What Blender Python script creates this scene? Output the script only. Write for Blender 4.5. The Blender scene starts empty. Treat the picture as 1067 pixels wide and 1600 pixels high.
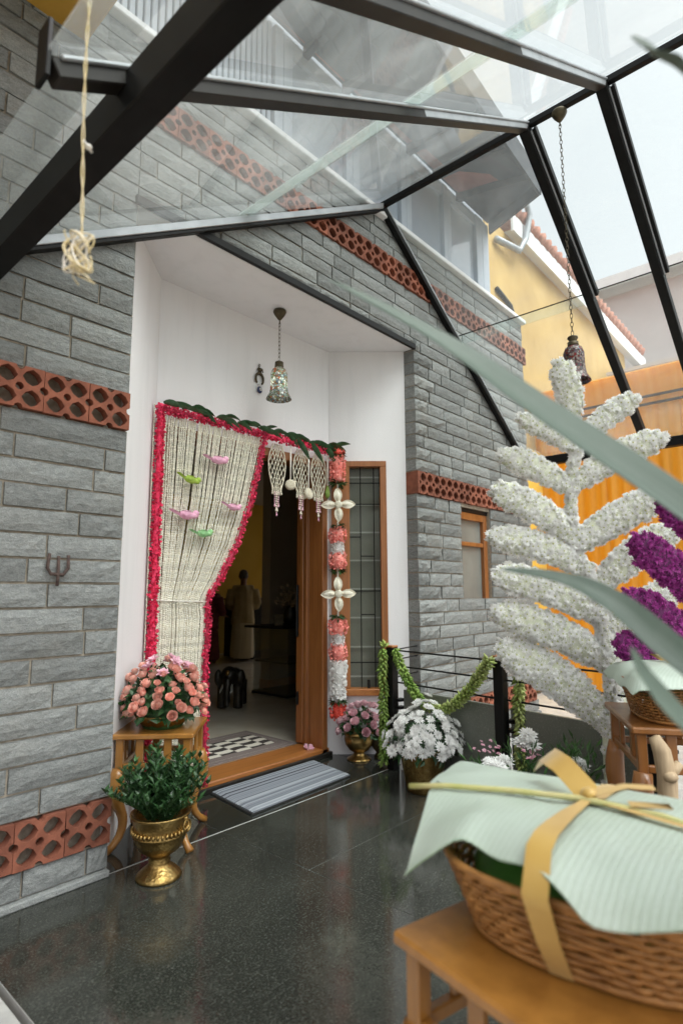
import bpy, math, random
from mathutils import Vector, Matrix, noise
random.seed(7)
R = random.random
def U(a, b): return a + (b - a) * random.random()
PI = math.pi
V = Vector
scene = bpy.context.scene
COL = scene.collection

# ------------------------------------------------------------------ camera, sky, sun, exposure
YAW, PITCH, ROLL = math.radians(41.81), math.radians(7.73), math.radians(-0.196)
fw = V((math.cos(YAW)*math.cos(PITCH), math.sin(YAW)*math.cos(PITCH), math.sin(PITCH)))
rt = V((math.sin(YAW), -math.cos(YAW), 0)); up = rt.cross(fw)
r2 = rt*math.cos(ROLL) + up*math.sin(ROLL); u2 = -rt*math.sin(ROLL) + up*math.cos(ROLL)
cd = bpy.data.cameras.new('camera'); cam = bpy.data.objects.new('camera', cd); COL.objects.link(cam)
cm = Matrix((r2, u2, -fw)).transposed().to_4x4(); cm.translation = V((-1.329, -2.542, 1.2))
cam.matrix_world = cm
cd.sensor_fit = 'VERTICAL'; cd.sensor_height = 36; cd.sensor_width = 24; cd.lens = 910.6/1600*36
cd.clip_start = 0.05; cd.clip_end = 2000
cd.dof.use_dof = True; cd.dof.focus_distance = 3.3; cd.dof.aperture_fstop = 1.9
scene.camera = cam

SUN_EL, SUN_AZ = math.radians(60), math.radians(178)
world = bpy.data.worlds.new('World'); scene.world = world; world.use_nodes = True
wn = world.node_tree; wn.nodes.clear()
sky = wn.nodes.new('ShaderNodeTexSky'); sky.sky_type = 'NISHITA'; sky.sun_disc = False
sky.sun_elevation = SUN_EL; sky.sun_rotation = SUN_AZ; sky.air_density = 1.0; sky.dust_density = 6.0; sky.ozone_density = 1.0
hs = wn.nodes.new('ShaderNodeHueSaturation'); hs.inputs['Saturation'].default_value = 0.14; hs.inputs['Value'].default_value = 1.0
bg = wn.nodes.new('ShaderNodeBackground'); bg.inputs['Strength'].default_value = 0.15
wo = wn.nodes.new('ShaderNodeOutputWorld')
wn.links.new(sky.outputs[0], hs.inputs['Color']); wn.links.new(hs.outputs[0], bg.inputs[0]); wn.links.new(bg.outputs[0], wo.inputs[0])
sl = bpy.data.lights.new('sun', 'SUN'); sl.energy = 0.5; sl.angle = math.radians(45); sl.color = (1, .97, .93)
sun = bpy.data.objects.new('sun', sl); COL.objects.link(sun)
# direction to the sun (Nishita: rotation measured clockwise from +Y)
sd = V((math.sin(SUN_AZ)*math.cos(SUN_EL), math.cos(SUN_AZ)*math.cos(SUN_EL), math.sin(SUN_EL)))
sun.rotation_euler = sd.to_track_quat('Z', 'Y').to_euler()
scene.view_settings.view_transform = 'Standard'; scene.view_settings.look = 'None'
scene.view_settings.gamma = 1; scene.view_settings.use_curve_mapping = False
scene.view_settings.exposure = 1.17
scene.render.engine = 'CYCLES'
scene.cycles.use_denoising = True
scene.cycles.max_bounces = 10; scene.cycles.transparent_max_bounces = 24
scene.cycles.sample_clamp_indirect = 6; scene.cycles.caustics_reflective = False; scene.cycles.caustics_refractive = False

# ------------------------------------------------------------------ mesh builder
class MB:
    def __init__(s): s.v = []; s.f = []; s.sm = []
    def add(s, vs, fs, M=None, smooth=False):
        o = len(s.v)
        s.v += [tuple(M @ V(v)) for v in vs] if M else [tuple(v) for v in vs]
        s.f += [tuple(i+o for i in f) for f in fs]; s.sm += [smooth]*len(fs); return s
    def box(s, x0, x1, y0, y1, z0, z1, M=None):
        vs = [(x, y, z) for z in (z0, z1) for y in (y0, y1) for x in (x0, x1)]
        return s.add(vs, [(0,2,3,1),(4,5,7,6),(0,1,5,4),(2,6,7,3),(0,4,6,2),(1,3,7,5)], M)
    def bbox(s, x0, x1, y0, y1, z0, z1, b=.006, M=None):     # box with chamfered edges
        vs = []; fs = []
        X, Y, Z = (x0, x1), (y0, y1), (z0, z1)
        idx = {}
        for i in (0,1):
            for j in (0,1):
                for k in (0,1):
                    c = V((X[i], Y[j], Z[k])); d = V((1-2*i, 1-2*j, 1-2*k))*b
                    for a in range(3):
                        p = c.copy()
                        for q in range(3):
                            if q != a: p[q] += d[q]
                        idx[(i,j,k,a)] = len(vs); vs.append(p)
        g = lambda i,j,k,a: idx[(i,j,k,a)]
        for a in range(3):
            o = [q for q in range(3) if q != a]
            for e in (0,1):
                loop = []
                for (p, q) in ((0,0),(1,0),(1,1),(0,1)):
                    t = [0,0,0]; t[a] = e; t[o[0]] = p; t[o[1]] = q; loop.append(g(*t, a))
                fs.append(tuple(loop))
        for a in range(3):                                   # edges along axis a
            o = [q for q in range(3) if q != a]
            for p in (0,1):
                for q in (0,1):
                    t0 = [0,0,0]; t0[o[0]] = p; t0[o[1]] = q; t1 = list(t0); t1[a] = 1
                    fs.append((g(*t0, o[0]), g(*t1, o[0]), g(*t1, o[1]), g(*t0, o[1])))
        for i in (0,1):
            for j in (0,1):
                for k in (0,1): fs.append((g(i,j,k,0), g(i,j,k,1), g(i,j,k,2)))
        return s.add(vs, fs, M)
    def prism(s, poly, z0, z1, M=None):
        n = len(poly)
        vs = [(x, y, z0) for x, y in poly] + [(x, y, z1) for x, y in poly]
        fs = [tuple(range(n-1, -1, -1)), tuple(range(n, 2*n))] + [(i, (i+1) % n, n+(i+1) % n, n+i) for i in range(n)]
        return s.add(vs, fs, M)
    def tube(s, pts, r, n=8, closed=False, smooth=True, flat=1.0):
        pts = [V(p) for p in pts]; m = len(pts); rr = r if isinstance(r, (list, tuple)) else [r]*m
        vs = []; ref = None
        for i, p in enumerate(pts):
            a = pts[(i-1) % m] if (i > 0 or closed) else p
            b = pts[(i+1) % m] if (i < m-1 or closed) else p
            t = (b-a); t = t.normalized() if t.length > 1e-9 else V((0,0,1))
            if ref is None:
                ref = V((0,0,1)) if abs(t.z) < .9 else V((1,0,0))
            u = (ref - t*ref.dot(t)); u = u.normalized() if u.length > 1e-6 else t.orthogonal().normalized()
            w = t.cross(u); ref = u
            for k in range(n):
                an = 2*PI*k/n; vs.append(p + u*math.cos(an)*rr[i] + w*math.sin(an)*rr[i]*flat)
        fs = []
        for i in range(m if closed else m-1):
            for k in range(n):
                a = i*n+k; b = i*n+(k+1) % n; c = ((i+1) % m)*n; fs.append((a, b, c+(k+1) % n, c+k))
        if not closed: fs += [tuple(range(n-1, -1, -1)), tuple((m-1)*n+k for k in range(n))]
        return s.add(vs, fs, None, smooth)
    def lathe(s, prof, n=32, M=None, smooth=True, fn=None):
        vs = []; m = len(prof)
        for i, (r, z) in enumerate(prof):
            for k in range(n):
                a = 2*PI*k/n; q = r*(fn(a, z) if fn else 1); vs.append((q*math.cos(a), q*math.sin(a), z))
        fs = [(i*n+k, i*n+(k+1) % n, (i+1)*n+(k+1) % n, (i+1)*n+k) for i in range(m-1) for k in range(n)]
        if prof[0][0] > 1e-5: fs.append(tuple(range(n-1, -1, -1)))
        if prof[-1][0] > 1e-5: fs.append(tuple((m-1)*n+k for k in range(n)))
        return s.add(vs, fs, M, smooth)
    def ell(s, c, r, nu=12, nv=8, M=None, smooth=True):
        prof = [(max(math.sin(PI*i/nv), 1e-6), -math.cos(PI*i/nv)) for i in range(nv+1)]
        T = Matrix.Translation(V(c)) @ Matrix.Diagonal(V((r[0], r[1], r[2], 1)))
        return s.lathe(prof, nu, (M @ T) if M else T, smooth)
    def grid(s, P, smooth=True, M=None):
        h = len(P); w = len(P[0])
        return s.add([p for row in P for p in row], [(i*w+j, i*w+j+1, (i+1)*w+j+1, (i+1)*w+j) for i in range(h-1) for j in range(w-1)], M, smooth)
    def mb(s, o, M=None):
        k = len(s.v); s.v += [tuple(M @ V(v)) for v in o.v] if M else o.v
        s.f += [tuple(i+k for i in f) for f in o.f]; s.sm += o.sm; return s
    def mesh(s, name, mat):
        me = bpy.data.meshes.new(name); me.from_pydata(s.v, [], s.f)
        me.polygons.foreach_set('use_smooth', s.sm)
        for m in (mat if isinstance(mat, (list, tuple)) else [mat]): me.materials.append(m)
        me.update(); return me

def props(o, label=None, cat=None, group=None, kind=None):
    for k, v in (('label', label), ('category', cat), ('group', group), ('kind', kind)):
        if v: o[k] = v
    return o
def thing(name, loc, label, cat, group=None, kind=None):
    o = bpy.data.objects.new(name, None); o.empty_display_size = .1; o.location = loc; COL.objects.link(o)
    return props(o, label, cat, group, kind)
def link(o, parent):
    COL.objects.link(o)
    if parent is not None:
        o.parent = parent
        if parent.type == 'EMPTY': o.matrix_parent_inverse = Matrix.Translation(-V(parent.location))
    return o
def part(name, m, mat, parent, **kw):
    """a mesh built in world coordinates, linked as a child (or, without a parent, as a thing with its origin at its base)"""
    if parent is None:
        xs = [v[0] for v in m.v]; ys = [v[1] for v in m.v]; zs = [v[2] for v in m.v]
        c = V(((min(xs)+max(xs))/2, (min(ys)+max(ys))/2, min(zs)))
        m.v = [(v[0]-c.x, v[1]-c.y, v[2]-c.z) for v in m.v]
        o = bpy.data.objects.new(name, m.mesh(name, mat)); o.location = c; COL.objects.link(o)
    else:
        o = link(bpy.data.objects.new(name, m.mesh(name, mat)), parent)
    return props(o, **kw)
def inst(name, me, M, parent):
    o = bpy.data.objects.new(name, me); link(o, parent)
    o.matrix_basis = M
    return o
def frame_m(p, n, spin=0., sc=1.):
    """matrix at p whose Z looks along n"""
    q = V(n).to_track_quat('Z', 'Y')
    return Matrix.Translation(V(p)) @ q.to_matrix().to_4x4() @ Matrix.Rotation(spin, 4, 'Z') @ Matrix.Scale(sc, 4)

# ------------------------------------------------------------------ materials
def mk(name):
    m = bpy.data.materials.new(name); m.use_nodes = True; nt = m.node_tree; nt.nodes.clear()
    out = nt.nodes.new('ShaderNodeOutputMaterial'); p = nt.nodes.new('ShaderNodeBsdfPrincipled')
    nt.links.new(p.outputs[0], out.inputs[0]); return m, nt, p, out
def nd(nt, t, **kw):
    n = nt.nodes.new(t)
    for k, v in kw.items():
        if k in n.inputs: n.inputs[k].default_value = v
        else: setattr(n, k, v)
    return n
def coords(nt, scale=(1,1,1), space='pos', rot=(0,0,0)):
    if space == 'pos': src = nd(nt, 'ShaderNodeNewGeometry').outputs['Position']
    elif space == 'obj': src = nd(nt, 'ShaderNodeTexCoord').outputs['Object']
    else: src = nd(nt, 'ShaderNodeTexCoord').outputs['Generated']
    mp = nd(nt, 'ShaderNodeMapping'); mp.inputs['Scale'].default_value = scale; mp.inputs['Rotation'].default_value = rot
    nt.links.new(src, mp.inputs[0]); return mp.outputs[0]
def noise_n(nt, vec, scale, detail=4, rough=.55, dist=0):
    n = nd(nt, 'ShaderNodeTexNoise'); n.inputs['Scale'].default_value = scale; n.inputs['Detail'].default_value = detail
    n.inputs['Roughness'].default_value = rough; n.inputs['Distortion'].default_value = dist
    nt.links.new(vec, n.inputs['Vector']); return n.outputs['Fac']
def ramp(nt, fac, stops):
    r = nd(nt, 'ShaderNodeValToRGB'); e = r.color_ramp.elements
    while len(e) < len(stops): e.new(.5)
    for i, (p, c) in enumerate(stops): e[i].position = p; e[i].color = (*c, 1) if len(c) == 3 else c
    nt.links.new(fac, r.inputs[0]); return r.outputs[0]
def mixc(nt, fac, a, b, mode='MIX'):
    m = nd(nt, 'ShaderNodeMix', data_type='RGBA', blend_type=mode)
    for sck, val in ((m.inputs[0], fac), (m.inputs[6], a), (m.inputs[7], b)):
        if hasattr(val, 'is_linked') or hasattr(val, 'links'): nt.links.new(val, sck)
        else: sck.default_value = (*val, 1) if isinstance(val, tuple) and len(val) == 3 else val
    return m.outputs[2]
def bump(nt, p, h, strength=.3, dist=.01):
    b = nd(nt, 'ShaderNodeBump'); b.inputs['Strength'].default_value = strength; b.inputs['Distance'].default_value = dist
    nt.links.new(h, b.inputs['Height']); nt.links.new(b.outputs[0], p.inputs['Normal']); return b
def rnd(nt): return nd(nt, 'ShaderNodeObjectInfo').outputs['Random']
def island(nt): return nd(nt, 'ShaderNodeNewGeometry').outputs['Random Per Island']

def m_plain(name, c1, c2=None, rough=.6, scale=20, metal=0, bmp=0, spec=.5, sss=0, per='pos', sheen=0, squash=(1,1,1), dist=.003, rand=0, isl=0, trans=0):
    m, nt, p, out = mk(name); c2 = c2 or c1
    f = noise_n(nt, coords(nt, squash, per), scale, 5)
    c = ramp(nt, f, [(.32, c1), (.68, c2)])
    if rand or isl:
        h = nd(nt, 'ShaderNodeHueSaturation'); mr = nd(nt, 'ShaderNodeMapRange')
        k = rand or isl; mr.inputs['To Min'].default_value = 1-k; mr.inputs['To Max'].default_value = 1+k
        nt.links.new(island(nt) if isl else rnd(nt), mr.inputs['Value']); nt.links.new(mr.outputs[0], h.inputs['Value']); nt.links.new(c, h.inputs['Color']); c = h.outputs[0]
    nt.links.new(c, p.inputs['Base Color']); p.inputs['Roughness'].default_value = rough; p.inputs['Metallic'].default_value = metal
    p.inputs['Specular IOR Level'].default_value = spec
    if sheen: p.inputs['Sheen Weight'].default_value = sheen
    if bmp: bump(nt, p, f, bmp, dist)
    if trans:
        t = nd(nt, 'ShaderNodeBsdfTranslucent'); nt.links.new(c, t.inputs[0]); mx = nd(nt, 'ShaderNodeMixShader'); mx.inputs[0].default_value = trans
        nt.links.new(p.outputs[0], mx.inputs[1]); nt.links.new(t.outputs[0], mx.inputs[2]); nt.links.new(mx.outputs[0], out.inputs[0])
    return m

def m_stone():
    m, nt, p, out = mk('split_granite')
    v = coords(nt); vs = coords(nt, (1, 1, 1.7), rot=(0, .6, 0))
    big = noise_n(nt, v, 2.2, 4, .6); mid = noise_n(nt, vs, 34, 7, .68, .3); fine = noise_n(nt, v, 260, 3, .75); stain = noise_n(nt, coords(nt, (1, 1, .35)), 1.7, 5, .65)
    c = ramp(nt, mid, [(.25, (.17, .178, .178)), (.5, (.245, .254, .25)), (.78, (.33, .336, .325))])
    c = mixc(nt, .55, c, ramp(nt, fine, [(.3, (.2, .21, .21)), (.7, (.78, .79, .78))]), 'OVERLAY')
    c = mixc(nt, ramp(nt, big, [(.52, (0,0,0)), (.78, (.28,.28,.28))]), c, (.26, .235, .185), 'MIX')
    c = mixc(nt, ramp(nt, stain, [(.5, (0,0,0)), (.75, (.5,.5,.5))]), c, (.12, .125, .12), 'MIX')
    h = nd(nt, 'ShaderNodeHueSaturation'); mr = nd(nt, 'ShaderNodeMapRange'); mr.inputs['To Min'].default_value = .80; mr.inputs['To Max'].default_value = 1.18
    nt.links.new(rnd(nt), mr.inputs[0]); nt.links.new(mr.outputs[0], h.inputs['Value']); nt.links.new(c, h.inputs['Color'])
    nt.links.new(h.outputs[0], p.inputs['Base Color']); p.inputs['Roughness'].default_value = .9; p.inputs['Specular IOR Level'].default_value = .25
    add = nd(nt, 'ShaderNodeMath', operation='MULTIPLY_ADD'); nt.links.new(fine, add.inputs[0]); add.inputs[1].default_value = .2; nt.links.new(mid, add.inputs[2])
    bump(nt, p, add.outputs[0], .85, .013)
    return m
def m_floor(name='polished_granite', lo=.012, hi=.075, r0=.07, r1=.24):
    m, nt, p, out = mk(name); v = coords(nt)
    sp = noise_n(nt, v, 120, 4, .78); cl = noise_n(nt, v, 1.6, 6, .66, .8); md = noise_n(nt, v, 34, 5, .72)
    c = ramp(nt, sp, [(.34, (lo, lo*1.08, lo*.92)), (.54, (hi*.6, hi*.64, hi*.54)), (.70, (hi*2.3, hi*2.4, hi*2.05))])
    c = mixc(nt, ramp(nt, md, [(.38, (.0,.0,.0)), (.68, (.7,.7,.7))]), c, (lo, lo*1.06, lo*.92))
    c = mixc(nt, ramp(nt, cl, [(.42, (0,0,0)), (.75, (.5,.5,.5))]), c, (hi*1.25, hi*1.32, hi*1.12))
    nt.links.new(c, p.inputs['Base Color'])
    sm = noise_n(nt, coords(nt, (1, 1, 1)), 4.5, 6, .7, 1.5)
    rr = ramp(nt, sm, [(.32, (r0,)*3), (.72, (r1,)*3)]); nt.links.new(rr, p.inputs['Roughness'])
    p.inputs['Specular IOR Level'].default_value = .55
    bump(nt, p, md, .02, .001)
    return m
def m_stucco():
    m, nt, p, out = mk('white_stucco'); v = coords(nt); vz = coords(nt, (1, 1, .12))
    a = noise_n(nt, v, 90, 5, .65); s = noise_n(nt, vz, 9, 5, .6); b = noise_n(nt, v, 1.3, 3)
    c = ramp(nt, s, [(.25, (.74, .735, .745)), (.5, (.785, .78, .79)), (.8, (.80, .795, .805))])
    c = mixc(nt, ramp(nt, b, [(.55, (0,0,0)), (.8, (.3,.3,.3))]), c, (.74, .72, .70))
    nt.links.new(c, p.inputs['Base Color']); p.inputs['Roughness'].default_value = .85; p.inputs['Specular IOR Level'].default_value = .2
    bump(nt, p, a, .35, .004); return m
def m_wood(name, c1, c2, c3, rough=.35, axis=(1, 1, .06), scale=22, coat=.2):
    m, nt, p, out = mk(name)
    v = coords(nt, axis, 'pos'); f = noise_n(nt, v, scale, 6, .6, .8); g = noise_n(nt, coords(nt, tuple(a*1.0 for a in axis)), scale*5, 4, .6)
    c = ramp(nt, f, [(.25, c1), (.5, c2), (.78, c3)]); c = mixc(nt, .18, c, ramp(nt, g, [(.35, tuple(x*.35 for x in c1)), (.65, c3)]))
    nt.links.new(c, p.inputs['Base Color']); p.inputs['Roughness'].default_value = rough; p.inputs['Coat Weight'].default_value = coat; p.inputs['Coat Roughness'].default_value = .2
    bump(nt, p, g, .12, .002); return m
def m_glass(name, tint=(.93, .965, .955), dust=.10, dust_c=(.8, .84, .84), refl=1.0):
    m, nt, p, out = mk(name); nt.nodes.remove(p)
    tr = nd(nt, 'ShaderNodeBsdfTransparent'); tr.inputs[0].default_value = (*tint, 1)
    gl = nd(nt, 'ShaderNodeBsdfGlossy'); gl.inputs['Roughness'].default_value = .03; gl.inputs[0].default_value = (1, 1, 1, 1)
    fr = nd(nt, 'ShaderNodeFresnel'); fr.inputs[0].default_value = 1.45
    k = nd(nt, 'ShaderNodeMath', operation='MULTIPLY'); k.inputs[1].default_value = .18*refl; nt.links.new(fr.outputs[0], k.inputs[0])
    mx = nd(nt, 'ShaderNodeMixShader'); nt.links.new(k.outputs[0], mx.inputs[0]); nt.links.new(tr.outputs[0], mx.inputs[1]); nt.links.new(gl.outputs[0], mx.inputs[2])
    df = nd(nt, 'ShaderNodeBsdfDiffuse'); df.inputs[0].default_value = (*dust_c, 1); tl = nd(nt, 'ShaderNodeBsdfTranslucent'); tl.inputs[0].default_value = (*dust_c, 1)
    d2 = nd(nt, 'ShaderNodeMixShader'); d2.inputs[0].default_value = .6; nt.links.new(df.outputs[0], d2.inputs[1]); nt.links.new(tl.outputs[0], d2.inputs[2])
    v = coords(nt, (1, .5, 1)); n1 = noise_n(nt, v, 2.4, 6, .62, .8); n2 = noise_n(nt, coords(nt), 60, 2, .5)
    spk = ramp(nt, n2, [(.70, (0,0,0)), (.76, (.55,.55,.55))])
    f = ramp(nt, n1, [(.25, (dust*.35,)*3), (.55, (dust,)*3), (.85, (dust*2.1,)*3)])
    ff = nd(nt, 'ShaderNodeMath', operation='MULTIPLY_ADD'); nt.links.new(spk, ff.inputs[0]); ff.inputs[1].default_value = dust*1.5; nt.links.new(f, ff.inputs[2])
    m2 = nd(nt, 'ShaderNodeMixShader'); nt.links.new(ff.outputs[0], m2.inputs[0]); nt.links.new(mx.outputs[0], m2.inputs[1]); nt.links.new(d2.outputs[0], m2.inputs[2])
    nt.links.new(m2.outputs[0], out.inputs[0]); return m
def m_mosaic(name, warm):
    m, nt, p, out = mk(name); v = coords(nt)
    vo = nd(nt, 'ShaderNodeTexVoronoi'); vo.inputs['Scale'].default_value = 75; nt.links.new(v, vo.inputs['Vector'])
    ve = nd(nt, 'ShaderNodeTexVoronoi', feature='DISTANCE_TO_EDGE'); ve.inputs['Scale'].default_value = 75; nt.links.new(v, ve.inputs['Vector'])
    sp = nd(nt, 'ShaderNodeSeparateColor'); nt.links.new(vo.outputs['Color'], sp.inputs[0])
    if warm: cs = [(0, (.05, .02, .03)), (.3, (.35, .03, .03)), (.5, (.10, .12, .2)), (.7, (.4, .25, .22)), (.9, (.5, .45, .42))]
    else: cs = [(0, (.12, .2, .3)), (.25, (.55, .65, .62)), (.5, (.8, .82, .8)), (.75, (.25, .38, .22)), (.92, (.55, .2, .1))]
    c = ramp(nt, sp.outputs[0], cs); ed = ramp(nt, ve.outputs['Distance'], [(.05, (.0,.0,.0)), (.12, (1,1,1))])
    c = mixc(nt, ed, (.13, .12, .10), c)
    nt.links.new(c, p.inputs['Base Color']); p.inputs['Roughness'].default_value = .2
    tl = nd(nt, 'ShaderNodeBsdfTranslucent'); nt.links.new(c, tl.inputs[0]); mx = nd(nt, 'ShaderNodeMixShader'); mx.inputs[0].default_value = .5
    nt.links.new(p.outputs[0], mx.inputs[1]); nt.links.new(tl.outputs[0], mx.inputs[2]); nt.links.new(mx.outputs[0], out.inputs[0]); return m
def m_emit(name, c, s):
    m, nt, p, out = mk(name); p.inputs['Emission Color'].default_value = (*c, 1); p.inputs['Emission Strength'].default_value = s; return m
def m_brass():
    m, nt, p, out = mk('hammered_brass'); v = coords(nt)
    f = noise_n(nt, v, 26, 5, .6); d = nd(nt, 'ShaderNodeTexVoronoi'); d.inputs['Scale'].default_value = 95; nt.links.new(v, d.inputs['Vector'])
    c = ramp(nt, f, [(.25, (.16, .10, .03)), (.5, (.34, .225, .08)), (.8, (.50, .36, .15))]); nt.links.new(c, p.inputs['Base Color'])
    p.inputs['Metallic'].default_value = 1; nt.links.new(ramp(nt, f, [(.3, (.45,.45,.45)), (.7, (.24,.24,.24))]), p.inputs['Roughness'])
    bump(nt, p, d.outputs['Distance'], .35, .004); return m
def m_banana():
    m, nt, p, out = mk('banana_leaf'); v = coords(nt, (1, 1, 1), 'obj')
    w = nd(nt, 'ShaderNodeTexWave', wave_type='BANDS', bands_direction='Y'); w.inputs['Scale'].default_value = 26; w.inputs['Distortion'].default_value = 1.2; w.inputs['Detail'].default_value = 2; nt.links.new(v, w.inputs['Vector'])
    f = noise_n(nt, v, 7, 4)
    c = ramp(nt, w.outputs['Fac'], [(.1, (.47, .55, .47)), (.9, (.52, .60, .53))]); c = mixc(nt, ramp(nt, f, [(.4, (0,0,0)), (.75, (.5,.5,.5))]), c, (.60, .67, .62))
    nt.links.new(c, p.inputs['Base Color']); p.inputs['Roughness'].default_value = .42
    ad = nd(nt, 'ShaderNodeMath', operation='MULTIPLY_ADD'); nt.links.new(noise_n(nt, v, 5, 4, .6, 1.), ad.inputs[0]); ad.inputs[1].default_value = 6.; nt.links.new(w.outputs['Fac'], ad.inputs[2]); bump(nt, p, ad.outputs[0], .16, .0025)
    tl = nd(nt, 'ShaderNodeBsdfTranslucent'); tl.inputs[0].default_value = (.3, .55, .15, 1); mx = nd(nt, 'ShaderNodeMixShader'); mx.inputs[0].default_value = .22
    nt.links.new(p.outputs[0], mx.inputs[1]); nt.links.new(tl.outputs[0], mx.inputs[2]); nt.links.new(mx.outputs[0], out.inputs[0]); return m
def m_blade():
    m, nt, p, out = mk('grey_green_blade'); tc = nd(nt, 'ShaderNodeTexCoord'); mp = nd(nt, 'ShaderNodeMapping'); mp.inputs['Scale'].default_value = (14, 1.2, 1); nt.links.new(tc.outputs['UV'], mp.inputs[0])
    f = noise_n(nt, mp.outputs[0], 3, 4, .6); g = noise_n(nt, coords(nt), 9, 5, .65)
    c = ramp(nt, f, [(.3, (.075, .115, .085)), (.7, (.135, .18, .145))]); c = mixc(nt, ramp(nt, g, [(.5, (0,0,0)), (.8, (.45,.45,.45))]), c, (.19, .225, .19))
    nt.links.new(c, p.inputs['Base Color']); p.inputs['Roughness'].default_value = .45; bump(nt, p, f, .2, .001)
    tl = nd(nt, 'ShaderNodeBsdfTranslucent'); nt.links.new(c, tl.inputs[0]); mx = nd(nt, 'ShaderNodeMixShader'); mx.inputs[0].default_value = .15
    nt.links.new(p.outputs[0], mx.inputs[1]); nt.links.new(tl.outputs[0], mx.inputs[2]); nt.links.new(mx.outputs[0], out.inputs[0]); return m
def m_sheet():
    m, nt, p, out = mk('yellow_fibreglass'); f = noise_n(nt, coords(nt, (1, 6, .12)), 3, 4); 
    c = ramp(nt, f, [(.3, (.82, .46, .05)), (.7, (.88, .56, .10))]); nt.links.new(c, p.inputs['Base Color']); p.inputs['Roughness'].default_value = .35
    tl = nd(nt, 'ShaderNodeBsdfTranslucent'); nt.links.new(c, tl.inputs[0]); mx = nd(nt, 'ShaderNodeMixShader'); mx.inputs[0].default_value = .55
    nt.links.new(p.outputs[0], mx.inputs[1]); nt.links.new(tl.outputs[0], mx.inputs[2]); nt.links.new(mx.outputs[0], out.inputs[0]); return m
def m_stripes():
    m, nt, p, out = mk('striped_mat'); tc = nd(nt, 'ShaderNodeTexCoord'); sx = nd(nt, 'ShaderNodeSeparateXYZ'); nt.links.new(tc.outputs['UV'], sx.inputs[0])
    n = nd(nt, 'ShaderNodeTexNoise', noise_dimensions='1D'); n.inputs['Scale'].default_value = 19; n.inputs['Detail'].default_value = 3; nt.links.new(sx.outputs[1], n.inputs['W'])
    c = ramp(nt, n.outputs['Fac'], [(.30, (.04, .043, .055)), (.42, (.13, .145, .17)), (.56, (.22, .24, .27)), (.66, (.36, .385, .41)), (.72, (.19, .205, .235))])
    nt.links.new(c, p.inputs['Base Color']); p.inputs['Roughness'].default_value = .9
    bump(nt, p, noise_n(nt, tc.outputs['Object'], 300, 2), .3, .003); return m
def m_rug():
    m, nt, p, out = mk('patterned_rug'); tc = nd(nt, 'ShaderNodeTexCoord')
    sx = nd(nt, 'ShaderNodeSeparateXYZ'); nt.links.new(tc.outputs['UV'], sx.inputs[0])
    w = nd(nt, 'ShaderNodeMath', operation='SINE'); k = nd(nt, 'ShaderNodeMath', operation='MULTIPLY'); k.inputs[1].default_value = 2*PI*5; nt.links.new(sx.outputs[0], k.inputs[0]); nt.links.new(k.outputs[0], w.inputs[0])
    y = nd(nt, 'ShaderNodeMath', operation='MULTIPLY_ADD'); nt.links.new(w.outputs[0], y.inputs[0]); y.inputs[1].default_value = .022; nt.links.new(sx.outputs[1], y.inputs[2])
    cb = nd(nt, 'ShaderNodeCombineXYZ'); nt.links.new(sx.outputs[0], cb.inputs[0]); nt.links.new(y.outputs[0], cb.inputs[1])
    mp = nd(nt, 'ShaderNodeMapping'); mp.inputs['Scale'].default_value = (10, 8, 1); nt.links.new(cb.outputs[0], mp.inputs[0])
    ch = nd(nt, 'ShaderNodeTexChecker'); ch.inputs['Scale'].default_value = 1; ch.inputs[1].default_value = (.03, .022, .018, 1); ch.inputs[2].default_value = (.62, .58, .5, 1); nt.links.new(mp.outputs[0], ch.inputs[0])
    nt.links.new(ch.outputs[0], p.inputs['Base Color']); p.inputs['Roughness'].default_value = .95; return m

M = {}
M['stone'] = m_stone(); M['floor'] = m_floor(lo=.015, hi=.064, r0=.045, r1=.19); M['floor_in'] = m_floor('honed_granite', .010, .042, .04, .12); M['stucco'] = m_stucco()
M['mortar'] = m_plain('mortar', (.26, .225, .175), (.40, .35, .28), .95, 45, bmp=.5, dist=.006)
M['terra'] = m_plain('terracotta', (.16, .05, .028), (.29, .098, .056), .88, 14, bmp=.4, rand=.28)
M['steel'] = m_plain('black_steel', (.004, .004, .004), (.008, .008, .008), .5, 12, spec=.2)
M['steelbrown'] = m_plain('dark_painted_steel', (.012, .0105, .009), (.022, .019, .016), .5, 9, spec=.25)
M['alu'] = m_plain('grey_aluminium', (.30, .32, .34), (.42, .44, .46), .45, 8, metal=.3)
M['glass'] = m_glass('canopy_glass', dust=.065); M['roofglass'] = m_glass('hazy_roof_glass', dust=.135); M['lap'] = m_glass('glass_lap', (.94, .96, .95), .42, (.88, .91, .90)); M['fog'] = m_glass('fogged_glass', dust=.17, dust_c=(.86, .87, .88))
M['pane'] = m_glass('window_glass', (.9, .92, .9), .03, refl=1.6)
M['teak'] = m_wood('teak', (.17, .055, .014), (.29, .105, .028), (.38, .15, .045), .4)
M['teakx'] = m_wood('teak_across', (.20, .07, .016), (.34, .125, .032), (.43, .175, .05), .36, (.06, 1, 1))
M['stool'] = m_wood('stool_wood', (.24, .10, .018), (.34, .15, .03), (.42, .20, .045), .3, (.5, .5, .08), 12, .35)
M['stool2'] = m_wood('stool_wood_red', (.20, .075, .018), (.29, .115, .03), (.36, .15, .04), .34, (.5, .5, .08), 12, .3)
M['brass'] = m_brass(); M['brassdark'] = m_plain('aged_bronze', (.05, .04, .022), (.10, .08, .045), .5, 40, metal=.7)
M['jasmine'] = m_plain('jasmine_buds', (.78, .74, .60), (.88, .86, .76), .7, 60, isl=.12, trans=.15)
M['pinkg'] = m_plain('crimson_petals', (.62, .012, .07), (.85, .07, .17), .6, 60, isl=.35, trans=.2)
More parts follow.
